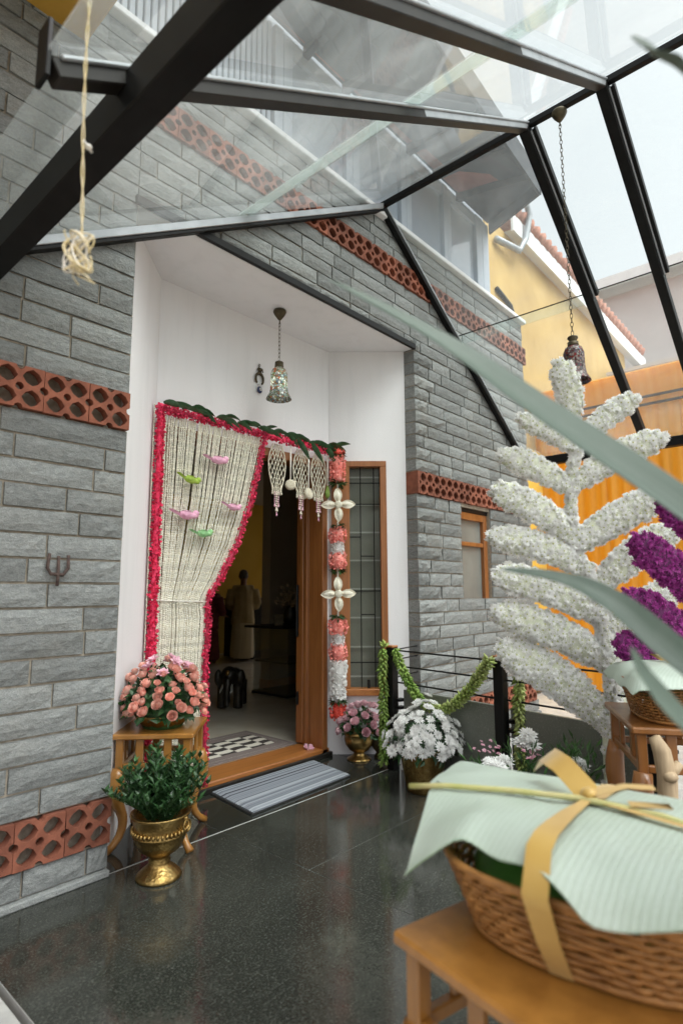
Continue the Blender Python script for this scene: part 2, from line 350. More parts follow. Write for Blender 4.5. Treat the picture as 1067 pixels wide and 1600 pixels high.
M['coral'] = m_plain('coral_petals', (.82, .22, .19), (.90, .42, .36), .6, 50, isl=.2, trans=.2)
M['redcoral'] = m_plain('red_coral_petals', (.62, .06, .04), (.80, .13, .09), .6, 50, isl=.25, trans=.2)
M['white'] = m_plain('white_petals', (.82, .82, .80), (.91, .91, .90), .65, 80, isl=.08, trans=.32)
M['cream'] = m_plain('cream_petals', (.66, .60, .46), (.80, .76, .63), .7, 70, isl=.12, trans=.15)
M['foam'] = m_plain('pale_leaf_bed', (.46, .49, .35), (.64, .65, .55), .9, 40, bmp=.5)
M['mumeye'] = m_plain('green_yellow_eye', (.36, .40, .10), (.55, .55, .22), .8, 90)
M['purple'] = m_plain('purple_petals', (.22, .012, .17), (.40, .05, .30), .6, 60, isl=.3, trans=.2)
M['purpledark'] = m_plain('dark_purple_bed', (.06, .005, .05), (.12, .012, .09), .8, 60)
M['rosep'] = m_plain('salmon_rose', (.86, .40, .32), (.92, .60, .50), .55, 40, rand=.16, trans=.2)
M['rosel'] = m_plain('lilac_pink_rose', (.72, .42, .48), (.82, .58, .62), .55, 40, rand=.12, trans=.2)
M['lily'] = m_plain('pale_pink_petals', (.78, .40, .52), (.88, .60, .68), .55, 40, rand=.1, trans=.2)
M['leaf'] = m_plain('dark_green_leaf', (.016, .055, .017), (.045, .12, .035), .42, 30, isl=.45, trans=.15)
M['leafmid'] = m_plain('mid_green_leaf', (.03, .085, .022), (.075, .17, .045), .45, 30, isl=.4, trans=.2)
M['mango'] = m_plain('mango_leaf', (.018, .065, .022), (.055, .14, .06), .3, 22, isl=.3, trans=.1)
M['bud'] = m_plain('green_buds', (.34, .46, .09), (.60, .68, .28), .55, 9, isl=.3, trans=.25)
M['buddark'] = m_plain('green_buds_dark', (.18, .34, .05), (.42, .56, .15), .55, 9, isl=.3, trans=.25)
M['blade'] = m_plain('grey_green_blade', (.125, .175, .135), (.18, .235, .185), .42, 5, squash=(1, 1, 1), trans=.15)
M['blade'] = m_blade(); M['banana'] = m_banana(); M['bananadark'] = m_plain('banana_leaf_face', (.05, .17, .03), (.11, .28, .05), .4, 12, trans=.25)
M['rib'] = m_plain('leaf_midrib', (.42, .42, .14), (.56, .50, .24), .5, 14)
M['wicker'] = m_plain('wicker', (.20, .085, .02), (.38, .18, .05), .55, 25, rand=.2, bmp=.3)
M['ribbon'] = m_plain('gold_ribbon', (.52, .31, .06), (.62, .41, .11), .38, 6, sheen=.4, trans=.15)
M['sheet'] = m_sheet(); M['ochre'] = m_plain('ochre_paint', (.42, .27, .09), (.56, .38, .14), .85, 1.3)
M['ochredeep'] = m_plain('deep_ochre_paint', (.44, .24, .03), (.52, .30, .05), .8, 4)
M['whitep'] = m_plain('white_paint', (.72, .72, .73), (.80, .80, .81), .6, 3)
M['greyp'] = m_plain('pale_grey_panel', (.36, .40, .46), (.46, .50, .56), .55, 2)
M['upglass'] = m_plain('upper_window_glass', (.34, .38, .44), (.48, .52, .58), .08, .8, spec=.8)  # bright reflections are put into the pale pane colour
M['rooft'] = m_plain('dark_roof_board', (.018, .021, .028), (.035, .04, .05), .75, 6)
M['roofr'] = m_plain('red_roof_board', (.20, .045, .028), (.28, .075, .05), .7, 12)
M['tile'] = m_plain('clay_roof_tile', (.36, .15, .10), (.50, .25, .18), .85, 9, isl=.2)
M['slab'] = m_floor('grey_granite_slab', .15, .20, .3, .5)
M['paving'] = m_plain('grey_paving', (.30, .30, .29), (.42, .42, .40), .8, 14, bmp=.2)
M['ground'] = m_plain('earth', (.16, .15, .12), (.26, .24, .20), .95, 2, bmp=.3)
M['yellowwall'] = m_plain('yellow_room_paint', (.66, .44, .06), (.72, .50, .09), .85, 2)
M['roomgrey'] = m_plain('grey_room_paint', (.30, .25, .19), (.34, .29, .22), .85, 2)
M['marble'] = m_plain('cream_marble', (.50, .45, .36), (.62, .57, .48), .16, 2.5)
M['ceil'] = m_plain('room_ceiling', (.45, .42, .36), None, .9, 3)
M['mat'] = m_stripes(); M['rug'] = m_rug(); M['rugb'] = m_plain('rug_border', (.14, .11, .10), (.20, .16, .15), .95, 120)
M['rubber'] = m_plain('black_rubber', (.01, .01, .01), (.02, .02, .02), .7, 40)
M['bronzeel'] = m_plain('dark_bronze', (.018, .016, .013), (.045, .04, .03), .38, 20, metal=.5)
M['kurta'] = m_plain('beige_cloth', (.40, .31, .15), (.50, .40, .21), .85, 8); M['dhoti'] = m_plain('cream_cloth', (.52, .44, .27), (.60, .52, .34), .85, 8, squash=(3, 3, .2))
M['skin'] = m_plain('brown_skin', (.23, .12, .07), (.28, .15, .09), .6, 20); M['hairg'] = m_plain('grey_hair', (.07, .065, .06), (.15, .14, .13), .8, 60); M['hairb'] = m_plain('black_hair', (.01, .009, .008), None, .5, 60)
M['maroon'] = m_plain('maroon_cloth', (.10, .012, .012), (.16, .03, .02), .75, 12)
M['blind'] = m_plain('grey_blind', (.20, .20, .17), (.28, .28, .24), .8, 2); M['slat'] = m_plain('pale_blind_slat', (.45, .45, .42), (.55, .55, .52), .6, 5)
M['frost'] = m_plain('frosted_pane', (.16, .17, .16), (.23, .24, .22), .25, 2.5, spec=.5)
M['twine'] = m_plain('cotton_twine', (.60, .48, .22), (.74, .66, .48), .9, 40); M['cord'] = m_plain('white_cord', (.72, .68, .60), (.8, .78, .72), .8, 40)
M['branch'] = m_wood('driftwood', (.28, .20, .12), (.42, .31, .19), (.55, .44, .29), .7, (1, 1, .15), 18, 0)
M['birdp'] = m_plain('pink_paper', (.72, .34, .50), (.84, .48, .62), .7, 50, bmp=.4); M['birdg'] = m_plain('lime_paper', (.30, .46, .05), (.42, .58, .10), .7, 50, bmp=.4); M['birdm'] = m_plain('mint_paper', (.24, .52, .22), (.36, .64, .32), .7, 50, bmp=.4)
M['black'] = m_plain('black_paint', (.006, .006, .006), None, .5, 10, spec=.25); M['bluebead'] = m_plain('blue_glass', (.01, .015, .06), (.02, .03, .10), .12, 20)
M['soot'] = m_plain('painted_mark', (.05, .032, .028), (.11, .075, .065), .95, 90)
M['mos1'] = m_mosaic('mosaic_glass_pale', False); M['mos2'] = m_mosaic('mosaic_glass_red', True); M['bulb'] = m_emit('lit_bulb', (1, .93, .8), 14)
M['farwall'] = m_plain('far_wall_paint', (.60, .55, .54), (.68, .63, .62), .8, .6)

# ------------------------------------------------------------------ setting: ground, floors
part('ground', MB().box(-400, 400, -400, 400, -.6, -.30), M['ground'], None, kind='structure')
part('paving', MB().box(2.12, 9, -12, 1.2, -.29, -.12), M['paving'], None, kind='structure')
fl = thing('floor', (0, 0, -.12), None, None, kind='structure')
part('screed', MB().box(-.555, 2.10, -9, .62, -.2, -.0025), M['paving'], fl)
part('screed', MB().box(-6, -.575, -9, 0.02, -.2, -.02), M['mortar'], fl)
def slab(x0, x1, y0, y1, m, z=0.): part('floor_slab', MB().bbox(x0+.0018, x1-.0018, y0+.0018, y1-.0018, -.03+z, z, .0008), m, fl)
ys = [-.005, -2.95, -5.9]
for a, b in zip(ys[1:], ys): slab(-.555, .60, a, b, M['floor'])
ys = [-.005, -.62, -1.78, -2.9, -4.1, -5.3]
for a, b in zip(ys[1:], ys): slab(.60, 2.10, a, b, M['floor'])
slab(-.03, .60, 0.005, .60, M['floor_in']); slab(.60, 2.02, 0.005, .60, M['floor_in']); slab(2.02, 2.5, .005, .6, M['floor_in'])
for i in range(5): slab(-1.5, -.575, -1.2*(i+1)-.02, -1.2*i-.02, M['paving'], -.004)

# ------------------------------------------------------------------ house
house = thing('stone_house', (1.2, .3, 0), 'grey stone house with terracotta lattice bands and white arched-back entrance recess'.replace('arched-back ', ''), 'house')
wb = MB()
def wbox(x0, x1, z0, z1):                                     # mortar face, set back behind the lattice bands
    cuts = sorted({z0, z1} | {q for q in (.134, .317, 1.952, 2.130, 3.612, 3.782) if z0 < q < z1})
    for p, q in zip(cuts, cuts[1:]):
        m_ = (p+q)/2; rec_ = any(u < m_ < v for u, v in ((.134, .317), (1.952, 2.130), (3.612, 3.782)))
        if rec_ and m_ > 3 and x0 < -.2: wb.box(x0, -.2, .010, .12, p, q); wb.box(-.2, x1, .058, .12, p, q)
        else: wb.box(x0, x1, .058 if rec_ else .010, .12, p, q)
wbox(-4, 0, -.1, 4.05); wbox(2.396, 4.44, -.1, 1.06); wbox(2.396, 3.05, 1.06, 1.92); wbox(3.57, 4.44, 1.06, 1.92); wbox(2.396, 4.44, 1.92, 4.05); wbox(0, 2.396, 3.135, 4.05)
wall = part('front_wall', wb, M['mortar'], house)
# stone courses, each block its own object; a few unit meshes shared between blocks
def block_mesh(seed):
    random.seed(seed); m = MB(); nx, nz = 7, 4
    P = []
    for j in range(nz):
        row = []
        for i in range(nx):
            x = i/(nx-1); z = j/(nz-1); edge = i in (0, nx-1) or j in (0, nz-1)
            y = U(-.002, .003) if edge else -U(.003, .0105)
            row.append((x + (U(-.003, .003) if 0 < i < nx-1 else 0), y, z + (U(-.007, .007) if edge and 0 < i < nx-1 else U(-.05, .05) if not edge else 0)))
        P.append(row)
    m.grid(P, False)
    m.add([(0,0,0),(1,0,0),(1,0,1),(0,0,1),(0,.05,0),(1,.05,0),(1,.05,1),(0,.05,1)], [(0,4,5,1),(1,5,6,2),(2,6,7,3),(3,7,4,0)])
    return m
bms = [block_mesh(100+i) for i in range(14)]; bmesh_d = [b.mesh('stone_block', M['stone']) for b in bms]
random.seed(11)
blocks = []
def course(x0, x1, z0, z1, off):
    x = x0; g = .010; first = True
    L = [.30, .42, .36, .25, .46, .20]
    k = int(off*10)
    while x < x1 - .02:
        l = (L[(k*5) % 6]*U(.9, 1.12)) if not first else L[(k*7+1) % 6]*U(.35, 1.1)
        first = False; k += 1
        e = x + l
        if x1 - e < .09: e = x1
        blocks.append((x + (g if x > x0 else 0)*.5, e - (g if e < x1 else 0)*.5, z0+g*.5, z1-g*.5)); x = e
zc = []
z = .028; zc.append((.028, .132))
zc += [(.319 + i*.10206, .319 + (i+1)*.10206) for i in range(16)]
zc += [(2.132 + i*.0989, 2.132 + (i+1)*.0989) for i in range(15)]
zc += [(3.617, 3.70), (3.70, 3.785)]
zc += [(3.785 + i*.0885, 3.785 + (i+1)*.0885) for i in range(3)]
for i, (a, b) in enumerate(zc):
    course(-1.35, -.006, a, b, i*.37) if b < 3.61 else course(-1.35, -.2, a, b, i*.37)
    if 3.61 < a < 3.78: continue
    if a < 3.15 and b > 3.15: continue
    if b < 3.2:
        if a > 1.055 and b < 1.96: course(2.39, 3.048, a, b, i*.53); course(3.572, 4.44, a, b, i*.41)
        else: course(2.39, 4.44, a, b, i*.53)
    elif a < 3.7: course(0.0, 4.44, a, b, i*.61)
    else: course(-.2, 4.44, a, b, i*.61)
# the partial courses meeting the lintel line and the block strip right of the opening there
for i, (a, b) in enumerate(zc):
    if a < 3.15 and b > 3.15: course(2.39, 4.44, a, b, 2.2); course(.0, 2.385, 3.165, b, 1.4) if b - 3.165 > .02 else None
def weight(b):
    d = V(((b[0]+b[1])/2+1.329, 2.54, (b[2]+b[3])/2-1.2)); w = (b[1]-b[0])/d.length_squared
    if b[0] > 3.45 and b[3] < 2.2: w *= .02
    if b[0] < -.75: w *= .1
    if -.9 < b[0] < 0 and b[2] < .5 and b[0] < -.4: w *= .05
    return w
blocks.sort(key=weight, reverse=True)
for i, (x0, x1, z0, z1) in enumerate(blocks[:300]):
    T = Matrix.Translation((x0, U(-.004, .003), z0)) @ Matrix.Diagonal((x1-x0, 1.0 if not abs(x0-2.39) < .01 else 2.2, z1-z0, 1))
    inst('stone_block', random.choice(bmesh_d), T, wall)
rest = MB()
for (x0, x1, z0, z1) in blocks[300:]:
    rest.mb(random.choice(bms), Matrix.Translation((x0, U(-.004, .003), z0)) @ Matrix.Diagonal((x1-x0, 2.2 if abs(x0-2.39) < .01 else 1, z1-z0, 1)))
part('stone_courses', rest, M['stone'], house, kind='stuff')
part('plinth', MB().bbox(-4, -.002, -.028, .02, 0.0, .026, .004), M['stone'], house)
part('plinth', MB().bbox(2.395, 4.44, -.028, .02, -.1, .026, .004), M['stone'], house)
# terracotta lattice tiles (a flat outline with holes, extruded)
def lattice_tile(w, h, d):
    cu = bpy.data.curves.new('lattice', 'CURVE'); cu.dimensions = '2D'; cu.fill_mode = 'BOTH'; cu.extrude = d/2
    def poly(pts):
        s = cu.splines.new('POLY'); s.points.add(len(pts)-1); s.use_cyclic_u = True
        for q, (x, y) in zip(s.points, pts): q.co = (x, y, 0, 1)
    def arc(cx, cy, r, a0, a1, n=5): return [(cx+r*math.cos(a0+(a1-a0)*i/n), cy+r*math.sin(a0+(a1-a0)*i/n)) for i in range(n+1)]
    rr = .017; W, H = w/2, h/2
    poly([(-W, -H)] + arc(0, -H, rr, PI, 0) + [(W, -H)] + arc(W, 0, rr, 1.5*PI, .5*PI) + [(W, H)] + arc(0, H, rr, 0, -PI) + [(-W, H)] + arc(-W, 0, rr, .5*PI, -.5*PI))
    for sx in (-1, 1):
        for sy in (-1, 1):
            poly([(sx*w*.25 + (.039 if k % 2 == 0 else .034)*math.cos(PI*k/4), sy*h*.25 + (.036 if k % 2 == 0 else .033)*math.sin(PI*k/4)) for k in range(8)])
    poly([(.0165*math.cos(2*PI*k/10), .0165*math.sin(2*PI*k/10)) for k in range(10)])
    o = bpy.data.objects.new('tmp', cu); me = bpy.data.meshes.new_from_object(o)
    me.transform(Matrix.Rotation(PI/2, 4, 'X')); me.materials.clear(); me.materials.append(M['terra']); me.name = 'lattice_tile'
    bpy.data.objects.remove(o); return me
tw = .195; tmesh = lattice_tile(tw-.003, .178, .045)
def band(x0, x1, zm, right_from=None):
    n = int((x1-x0)/tw+.5); w = (x1-x0)/n
    for i in range(n):
        inst('lattice_tile', tmesh, Matrix.Translation((x0+w*(i+.5), .004+U(-.002, .002), zm+U(-.002, .002))) @ Matrix.Rotation(U(-.012, .012), 4, 'Y') @ Matrix.Diagonal((w/tw, 1, 1, 1)), wall)
band(-1.17, -.004, 2.043); band(-.975, -.004, .226); band(2.41, 4.36, 2.041); band(2.41, 4.36, .226); band(-.195, 4.485, 3.697)
for zz in (2.043, 3.697, .226): pass
part('corner_tile', MB().bbox(2.388, 2.409, -.018, .10, 1.952, 2.13, .003), M['terra'], house)
# white recess: right and left splays, back wall, soffit
def obox(m, o, u, n, s0, s1, n0, n1, z0, z1):
    Mx = Matrix(((u[0], n[0], 0, o[0]), (u[1], n[1], 0, o[1]), (0, 0, 1, 0), (0, 0, 0, 1))); return m.box(s0, s1, n0, n1, z0, z1, Mx)
su = V((2.39-1.98, .10-.55)); SL = su.length; su /= SL; sn = V((-su.y, su.x)); sn = sn if sn.y > 0 else -sn
O = (1.98, .55)
W0, W1, WZ0, WZ1 = .128, .452, .425, 2.22
rec = MB()
for a in ((-.0, SL, 0, .12, -.05, WZ0), (0, SL, 0, .12, WZ1, 3.13), (0, W0, 0.002, .12, WZ0, WZ1), (W1, SL, 0, .12, WZ0, WZ1)): obox(rec, O, su, sn, *a)
part('recess_side_wall', rec, M['stucco'], house)
part('recess_side_wall', MB().prism([(0, .02), (.002, .10), (.46, .55), (.30, .70), (-.012, .36), (-.012, .02)], -.05, 3.13), M['stucco'], house)
DX0, DX1, DZ = .50, 1.945, 2.21
part('recess_back_wall', MB().box(.30, DX0, .552, .70, -.05, 3.13).box(DX1, 2.06, .552, .70, -.05, 3.13).box(DX0, DX1, .552, .70, DZ, 3.13), M['stucco'], house)
part('soffit', MB().prism([(-.02, .021), (2.41, .021), (2.41, .12), (2.0, .62), (.40, .62), (-.02, .12)], 3.131, 3.3), M['stucco'], house)
part('lintel', MB().bbox(-.02, 2.388, -.022, .002, 3.118, 3.163, .003), M['black'], house)
# recess window: frame, panes, grille, blind
Mw = Matrix(((su.x, sn.x, 0, O[0]), (su.y, sn.y, 0, O[1]), (0, 0, 1, 0), (0, 0, 0, 1)))
win = part('window', MB().bbox(.02, W0+.034, -.016, .07, WZ0+.05, WZ1-.045, .003, Mw).bbox(W1-.05, W1, -.016, .07, WZ0+.05, WZ1-.045, .003, Mw).bbox(.02, W1, -.016, .07, WZ1-.045, WZ1, .003, Mw), M['teak'], house)
part('sill', MB().bbox(W0-.01, W1+.006, -.045, .07, WZ0, WZ0+.048, .004, Mw), M['teakx'], win)
part('blind', MB().box(W0+.02, W1-.03, .10, .112, WZ0+.03, WZ1-.02, Mw), M['blind'], win)
part('pane', MB().box(W0+.034, W1-.05, .055, .061, WZ0+.048, WZ1-.045, Mw), M['pane'], win)
for i in range(8): part('slat', MB().box(W0+.03, W1-.045, .075, .08, WZ0+.12+i*.222, WZ0+.132+i*.222, Mw), M['slat'], win)
wi0, wi1 = W0+.034, W1-.05
for s in (.36, .80): part('grille_bar', MB().box(wi0+(wi1-wi0)*s-.004, wi0+(wi1-wi0)*s+.004, .03, .038, WZ0+.05, WZ1-.045, Mw), M['black'], win)
for zz, a, b in ((.66, 0, 1), (1.02, .36, .8), (1.20, 0, 1), (1.47, .36, .8), (1.62, 0, .36), (1.88, 0, 1), (2.05, .0, 1)): part('grille_bar', MB().box(wi0+(wi1-wi0)*a, wi0+(wi1-wi0)*b, .031, .037, zz-.004, zz+.004, Mw), M['black'], win)
part('latch', MB().bbox(.29, .312, .01, .03, WZ0+.048, WZ0+.11, .003, Mw), M['black'], win)
# small window in the stone
win = part('window', MB().bbox(3.052, 3.10, .035, .10, 1.065, 1.885, .004).bbox(3.50, 3.566, .035, .10, 1.065, 1.885, .004).bbox(3.10, 3.50, .035, .10, 1.065, 1.13, .004).bbox(3.10, 3.50, .035, .10, 1.82, 1.885, .004).bbox(3.10, 3.50, .04, .095, 1.588, 1.625, .004), M['teak'], house)
part('pane', MB().box(3.10, 3.50, .07, .076, 1.13, 1.588), M['frost'], win); part('pane', MB().box(3.10, 3.50, .07, .076, 1.625, 1.82), M['frost'], win)
part('lintel', MB().box(3.05, 3.57, .03, .12, 1.886, 1.95), M['black'], house)
# right return and inner shell of the building: room, ceiling
part('end_wall', MB().box(4.34, 4.44, .12, .69, -.3, 4.05).box(4.34, 4.44, .69, 6.7, 3.13, 4.05), M['stucco'], house)
part('room_wall', MB().box(-.7, -.5, .13, 6.7, -.05, 3.1).box(-.7, 4.44, 6.6, 6.8, -.05, 3.1), M['yellowwall'], house)
part('room_wall', MB().box(-.5, .31, .70, .72, -.05, 3.1).box(2.05, 4.34, .70, .78, -.05, 3.1), M['roomgrey'], house)
part('partition_wall', MB().box(3.44, 7.0, 2.9, 3.05, .0, 3.1), M['roomgrey'], house)
part('room_wall', MB().box(7.0, 7.2, .7, 3.3, -.05, 3.1).box(7.0, 7.2, 3.3, 6.3, -.05, .1).box(7.0, 7.2, 3.3, 6.3, 2.9, 3.1).box(7.0, 7.2, 6.3, 6.8, -.05, 3.1).box(4.44, 7.2, .7, .8, -.05, 3.1).box(4.44, 7.2, 6.6, 6.8, -.05, 3.1), M['yellowwall'], house)  # large opening in the far end wall is added, out of view, to daylight the hall
part('ceiling', MB().box(-.7, 7.2, .71, 6.8, 2.95, 3.12), M['ceil'], house)
part('room_floor', MB().box(-.7, 7.2, .79, 6.8, -.1, .05), M['marble'], house)
part('skirting', MB().box(3.425, 3.44, 2.9, 3.05, .05, .15).box(3.44, 7.0, 2.885, 2.9, .05, .15), M['teakx'], house)
# door: frame, threshold, open leaf
part('door_frame', MB().bbox(DX0, DX0+.06, .53, .68, .0, DZ, .004).bbox(DX1-.055, DX1, .53, .68, 0, DZ, .004).bbox(DX0+.06, DX1-.055, .53, .68, DZ-.06, DZ, .004), M['teak'], house)
part('threshold', MB().bbox(DX0, DX1+.02, .53, .79, .0, .055, .006), M['teakx'], house)
part('threshold_strip', MB().bbox(DX0, DX1+.03, .505, .53, .0, .03, .004), M['steelbrown'], house)
door = part('door', MB().bbox(DX1-.055, DX1-.01, .682, .815, .06, DZ-.03, .004), M['teak'], house)
for yy in (.69, .732): part('plank', MB().bbox(DX1-.066, DX1-.055, yy, yy+.036, .07, DZ-.05, .004), M['teak'], door)
part('handle', MB().bbox(DX1-.08, DX1-.055, .785, .797, .85, 1.25, .004), M['black'], door); part('lock', MB().bbox(DX1-.07, DX1-.055, .782, .80, .34, .44, .003), M['black'], door)
# upper storey
part('upper_sill', MB().bbox(-.35, 4.46, -.05, .12, 4.052, 4.095, .006), M['whitep'], house)
uw = MB(); x = -.35
while x < .86: uw.bbox(x, x+.03, .0, .03, 4.10, 4.86, .004); x += .042
part('corrugated_panel', uw, M['greyp'], house)
part('upper_wall', MB().box(-1, 3.75, .05, 4, 4.0, 5.05), M['greyp'], house)
fr = [(.88, 1.04), (1.57, 1.73), (2.245, 2.40), (2.895, 3.03), (3.49, 3.75)]
for i, (a, b) in enumerate(fr):
    part('window_post', MB().bbox(a, a+(b-a)*.45, -.01, .05, 4.096, 4.87, .004).bbox(a+(b-a)*.5, b, -.004, .05, 4.096, 4.87, .004), M['greyp'], house)
    if i < 4:
        c, d = b, fr[i+1][0]
        w = part('upper_window', MB().bbox(c, d, .0, .05, 4.097, 4.13, .003).bbox(c, d, .0, .05, 4.76, 4.87, .003), M['greyp'], house)
        part('pane', MB().box(c, d, .03, .036, 4.13, 4.76), M['upglass'], w)
# overhanging roof above the upper storey (underside boards and rafters)
def roofpt(x, y, dz=0):
    t = (y+.70)/.70; zf = 4.74 + (3.3-x)*.125
    return (x + (.45*max(0, t) if x > 3.2 else 0), y, zf + (4.90-zf)*t + dz if y <= 0 else 4.90 + y*.35 + dz)
HX = [(0,1,2,3),(7,6,5,4),(0,4,5,1),(1,5,6,2),(2,6,7,3),(3,7,4,0)]
def rslab(x0, x1, y0, y1, d0, d1): return MB().add([roofpt(x1, y0, d0), roofpt(x0, y0, d0), roofpt(x0, y1, d0), roofpt(x1, y1, d0), roofpt(x1, y0, d1), roofpt(x0, y0, d1), roofpt(x0, y1, d1), roofpt(x1, y1, d1)], HX)
roof = part('roof', rslab(-1.5, 3.3, -.70, .0, 0, .09).mb(rslab(-1.5, 3.3, .0, 3.0, 0.2, .3)), M['rooft'], house)
x = 3.12
while x > -1.3:
    part('roof_board', rslab(x-.30, x, -.66, -.03, -.014, -.004), M['roofr'], roof); part('rafter', rslab(x+.012, x+.062, -.69, -.002, -.075, -.004), M['rooft'], roof); x -= .40
part('fascia', MB().add([roofpt(3.33, -.73, -.10), roofpt(-1.5, -.73, -.10), roofpt(-1.5, -.705, -.10), roofpt(3.33, -.705, -.10), roofpt(3.33, -.73, .11), roofpt(-1.5, -.73, .11), roofpt(-1.5, -.705, .11), roofpt(3.33, -.705, .11)], HX), M['rooft'], roof)
part('end_fascia', MB().add([(3.305, -.73, 4.64), (3.77, .0, 4.80), (3.80, .0, 4.80), (3.335, -.73, 4.64), (3.305, -.73, 4.85), (3.77, 0, 5.02), (3.80, 0, 5.02), (3.335, -.73, 4.85)], HX), M['rooft'], roof)
# ochre overhang above the left wall
part('balcony_slab', MB().bbox(-4, -.30, -1.6, .005, 3.80, 4.05, .01), M['ochredeep'], house)

# painted trident mark on the stone
tm = MB().tube([(-.33, -.021, 1.36), (-.335, -.021, 1.30), (-.32, -.021, 1.275), (-.27, -.021, 1.272), (-.25, -.021, 1.30), (-.252, -.021, 1.355)], .0075, 6, flat=.9).tube([(-.292, -.021, 1.35), (-.291, -.022, 1.27), (-.292, -.021, 1.225)], .007, 6)
props(part('wall_mark', tm, M['soot'], None), 'dark three-pronged smudged mark on the left stone wall', 'mark')

# ------------------------------------------------------------------ glass canopy
can = thing('glass_canopy', (1.9, -1, 0), 'black steel framed glass canopy pitched over the porch', 'canopy')
RX, RZ, EX, EZ, LX = 1.96, 4.15, 4.31, 2.52, -.87
s1 = .595; s2 = (EZ-RZ)/(EX-RX)
def zr(x): return RZ + (x-RX)*(s1 if x < RX else s2)
def rafter(name, y, x0, x1, w, h, off, mat, slope):
    """bar along the roof slope, its top 'off' below the pitch line"""
    L = math.hypot(x1-x0, zr(x1)-zr(x0)); a = math.atan2(zr(x1)-zr(x0), x1-x0)
    T = Matrix.Translation((x0, y, zr(x0))) @ Matrix.Rotation(-a, 4, 'Y')
    return part(name, MB().bbox(0, L, -w/2, w/2, -off-h, -off, .003, T), mat, can)
FY = [0.0, -1.183, -1.655]
# wall frame (half bars against the stone)
rafter('rafter', -.035, LX, RX, .05, .038, .0, M['alu'], s1); rafter('rafter', -.032, LX, RX, .045, .018, .040, M['steel'], s1)
rafter('rafter', -.035, RX, EX+.02, .05, .055, .0, M['steel'], s2); rafter('highlight_strip', -.064, RX+.03, EX, .008, .014, .012, M['alu'], s2)  # thin grey strip imitates the highlight along the wall bar
for y in FY[1:] + [-2.9, -4.1]:
    rafter('rafter', y, LX, RX, .055, .046, .0, M['steelbrown'], s1)
    rafter('glazing_bar', y, LX+.02, RX-.02, .075, .012, -.004, M['alu'], s1)
    rafter('rafter', y, RX, EX+.04, .062, .07, .006, M['steel'], s2)
    rafter('highlight_strip', y-.036, RX+.03, 3.02, .010, .05, .008, M['alu'], s2); rafter('glazing_bar', y-.053, RX+.03, 3.02, .022, .05, .0, M['steel'], s2)  # highlight line between the black bars built as a grey strip
    # grey side cheek on the upper half of each rafter
    rafter('cheek', y, .74, RX-.03, .058, .036, .004, M['alu'], s1)
part('ridge_bar', MB().bbox(RX-.02, RX+.02, -4.2, -.0, RZ-.035, RZ+.005, .003), M['steel'], can)
part('eave_beam', MB().bbox(EX-.03, EX+.05, -4.2, .0, EZ-.075, EZ+.01, .004), M['steel'], can)
part('main_beam', MB().bbox(-.685, -.60, -4.2, -.002, 2.445, 2.568, .004), M['steel'], can)
for y in FY[1:2]:
    a = math.atan(s1); T = Matrix.Translation((LX, y, zr(LX))) @ Matrix.Rotation(-a, 4, 'Y')
    part('end_plate', MB().bbox(LX-.012, LX, y-.03, y+.034, zr(LX)-.055, zr(LX)+.10, .002), M['steel'], can)
def pane(x0, x1, y0, y1, off, mat, name='glass_pane', t=.008):
    z0, z1 = zr(x0)+off, zr(x1)+off
    vs = [(x0,y0,z0),(x1,y0,z1),(x1,y1,z1),(x0,y1,z0),(x0,y0,z0+t),(x1,y0,z1+t),(x1,y1,z1+t),(x0,y1,z0+t)]
    return part(name, MB().add(vs, [(0,1,2,3),(7,6,5,4),(0,4,5,1),(1,5,6,2),(2,6,7,3),(3,7,4,0)]), mat, can)
yb = [-.012, -1.183, -1.655, -2.9, -4.1]
for i in range(4):
    a, b = yb[i+1], yb[i]
    pane(LX+.02-.03*(i % 2), .725, a+.012, b-.012, .014, M['roofglass']); pane(.60, RX, a+.006, b-.006, .028, M['roofglass'])
    pane(.603, .722, a+.014, b-.014, .0235, M['lap'], 'lap_seal', .003)
    pane(RX, 3.10, a+.006, b-.006, .024, M['glass']); pane(3.02, EX+.08, a+.012, b-.012, .010, M['glass'])
    pane(3.018, 3.024, a+.014, b-.014, .0195, M['steelbrown'], 'lap_seal', .003)

# ------------------------------------------------------------------ flower templates
def petal(m, L, w, lift, M4, curl=0., cup=.15):
    """a short folded petal lying along +X, rising by lift"""
    P = []
    for i, (t, ww) in enumerate(((0, .25), (.55, 1.), (1., .35))):
        z = lift*L*t + curl*L*t*t
        P.append([(L*t, -w*ww/2, z + cup*w*ww), (L*t, 0, z), (L*t, w*ww/2, z + cup*w*ww)])
    m.grid(P, True, M4)
def mum(r, rings=((13, 1., .12), (11, .78, .42), (7, .5, .95)), w=.34, jit=.12, seed=0):
    random.seed(seed); m = MB()
    for n, L, lift in rings:
        for k in range(n):
            a = 2*PI*(k+U(-.3, .3))/n
            T = Matrix.Rotation(a, 4, 'Z') @ Matrix.Translation((r*.06, 0, 0))
            vs0 = len(m.v)
            l = r*L*U(1-jit, 1+jit); ww = r*w*L**.4; z = lift*l*U(.8, 1.2)
            m.add([(0, 0, 0), (l*.6, -ww/2, z*.75), (l, 0, z*.8), (l*.6, ww/2, z*.75)], [(0, 1, 2, 3)], T, False)
    return m
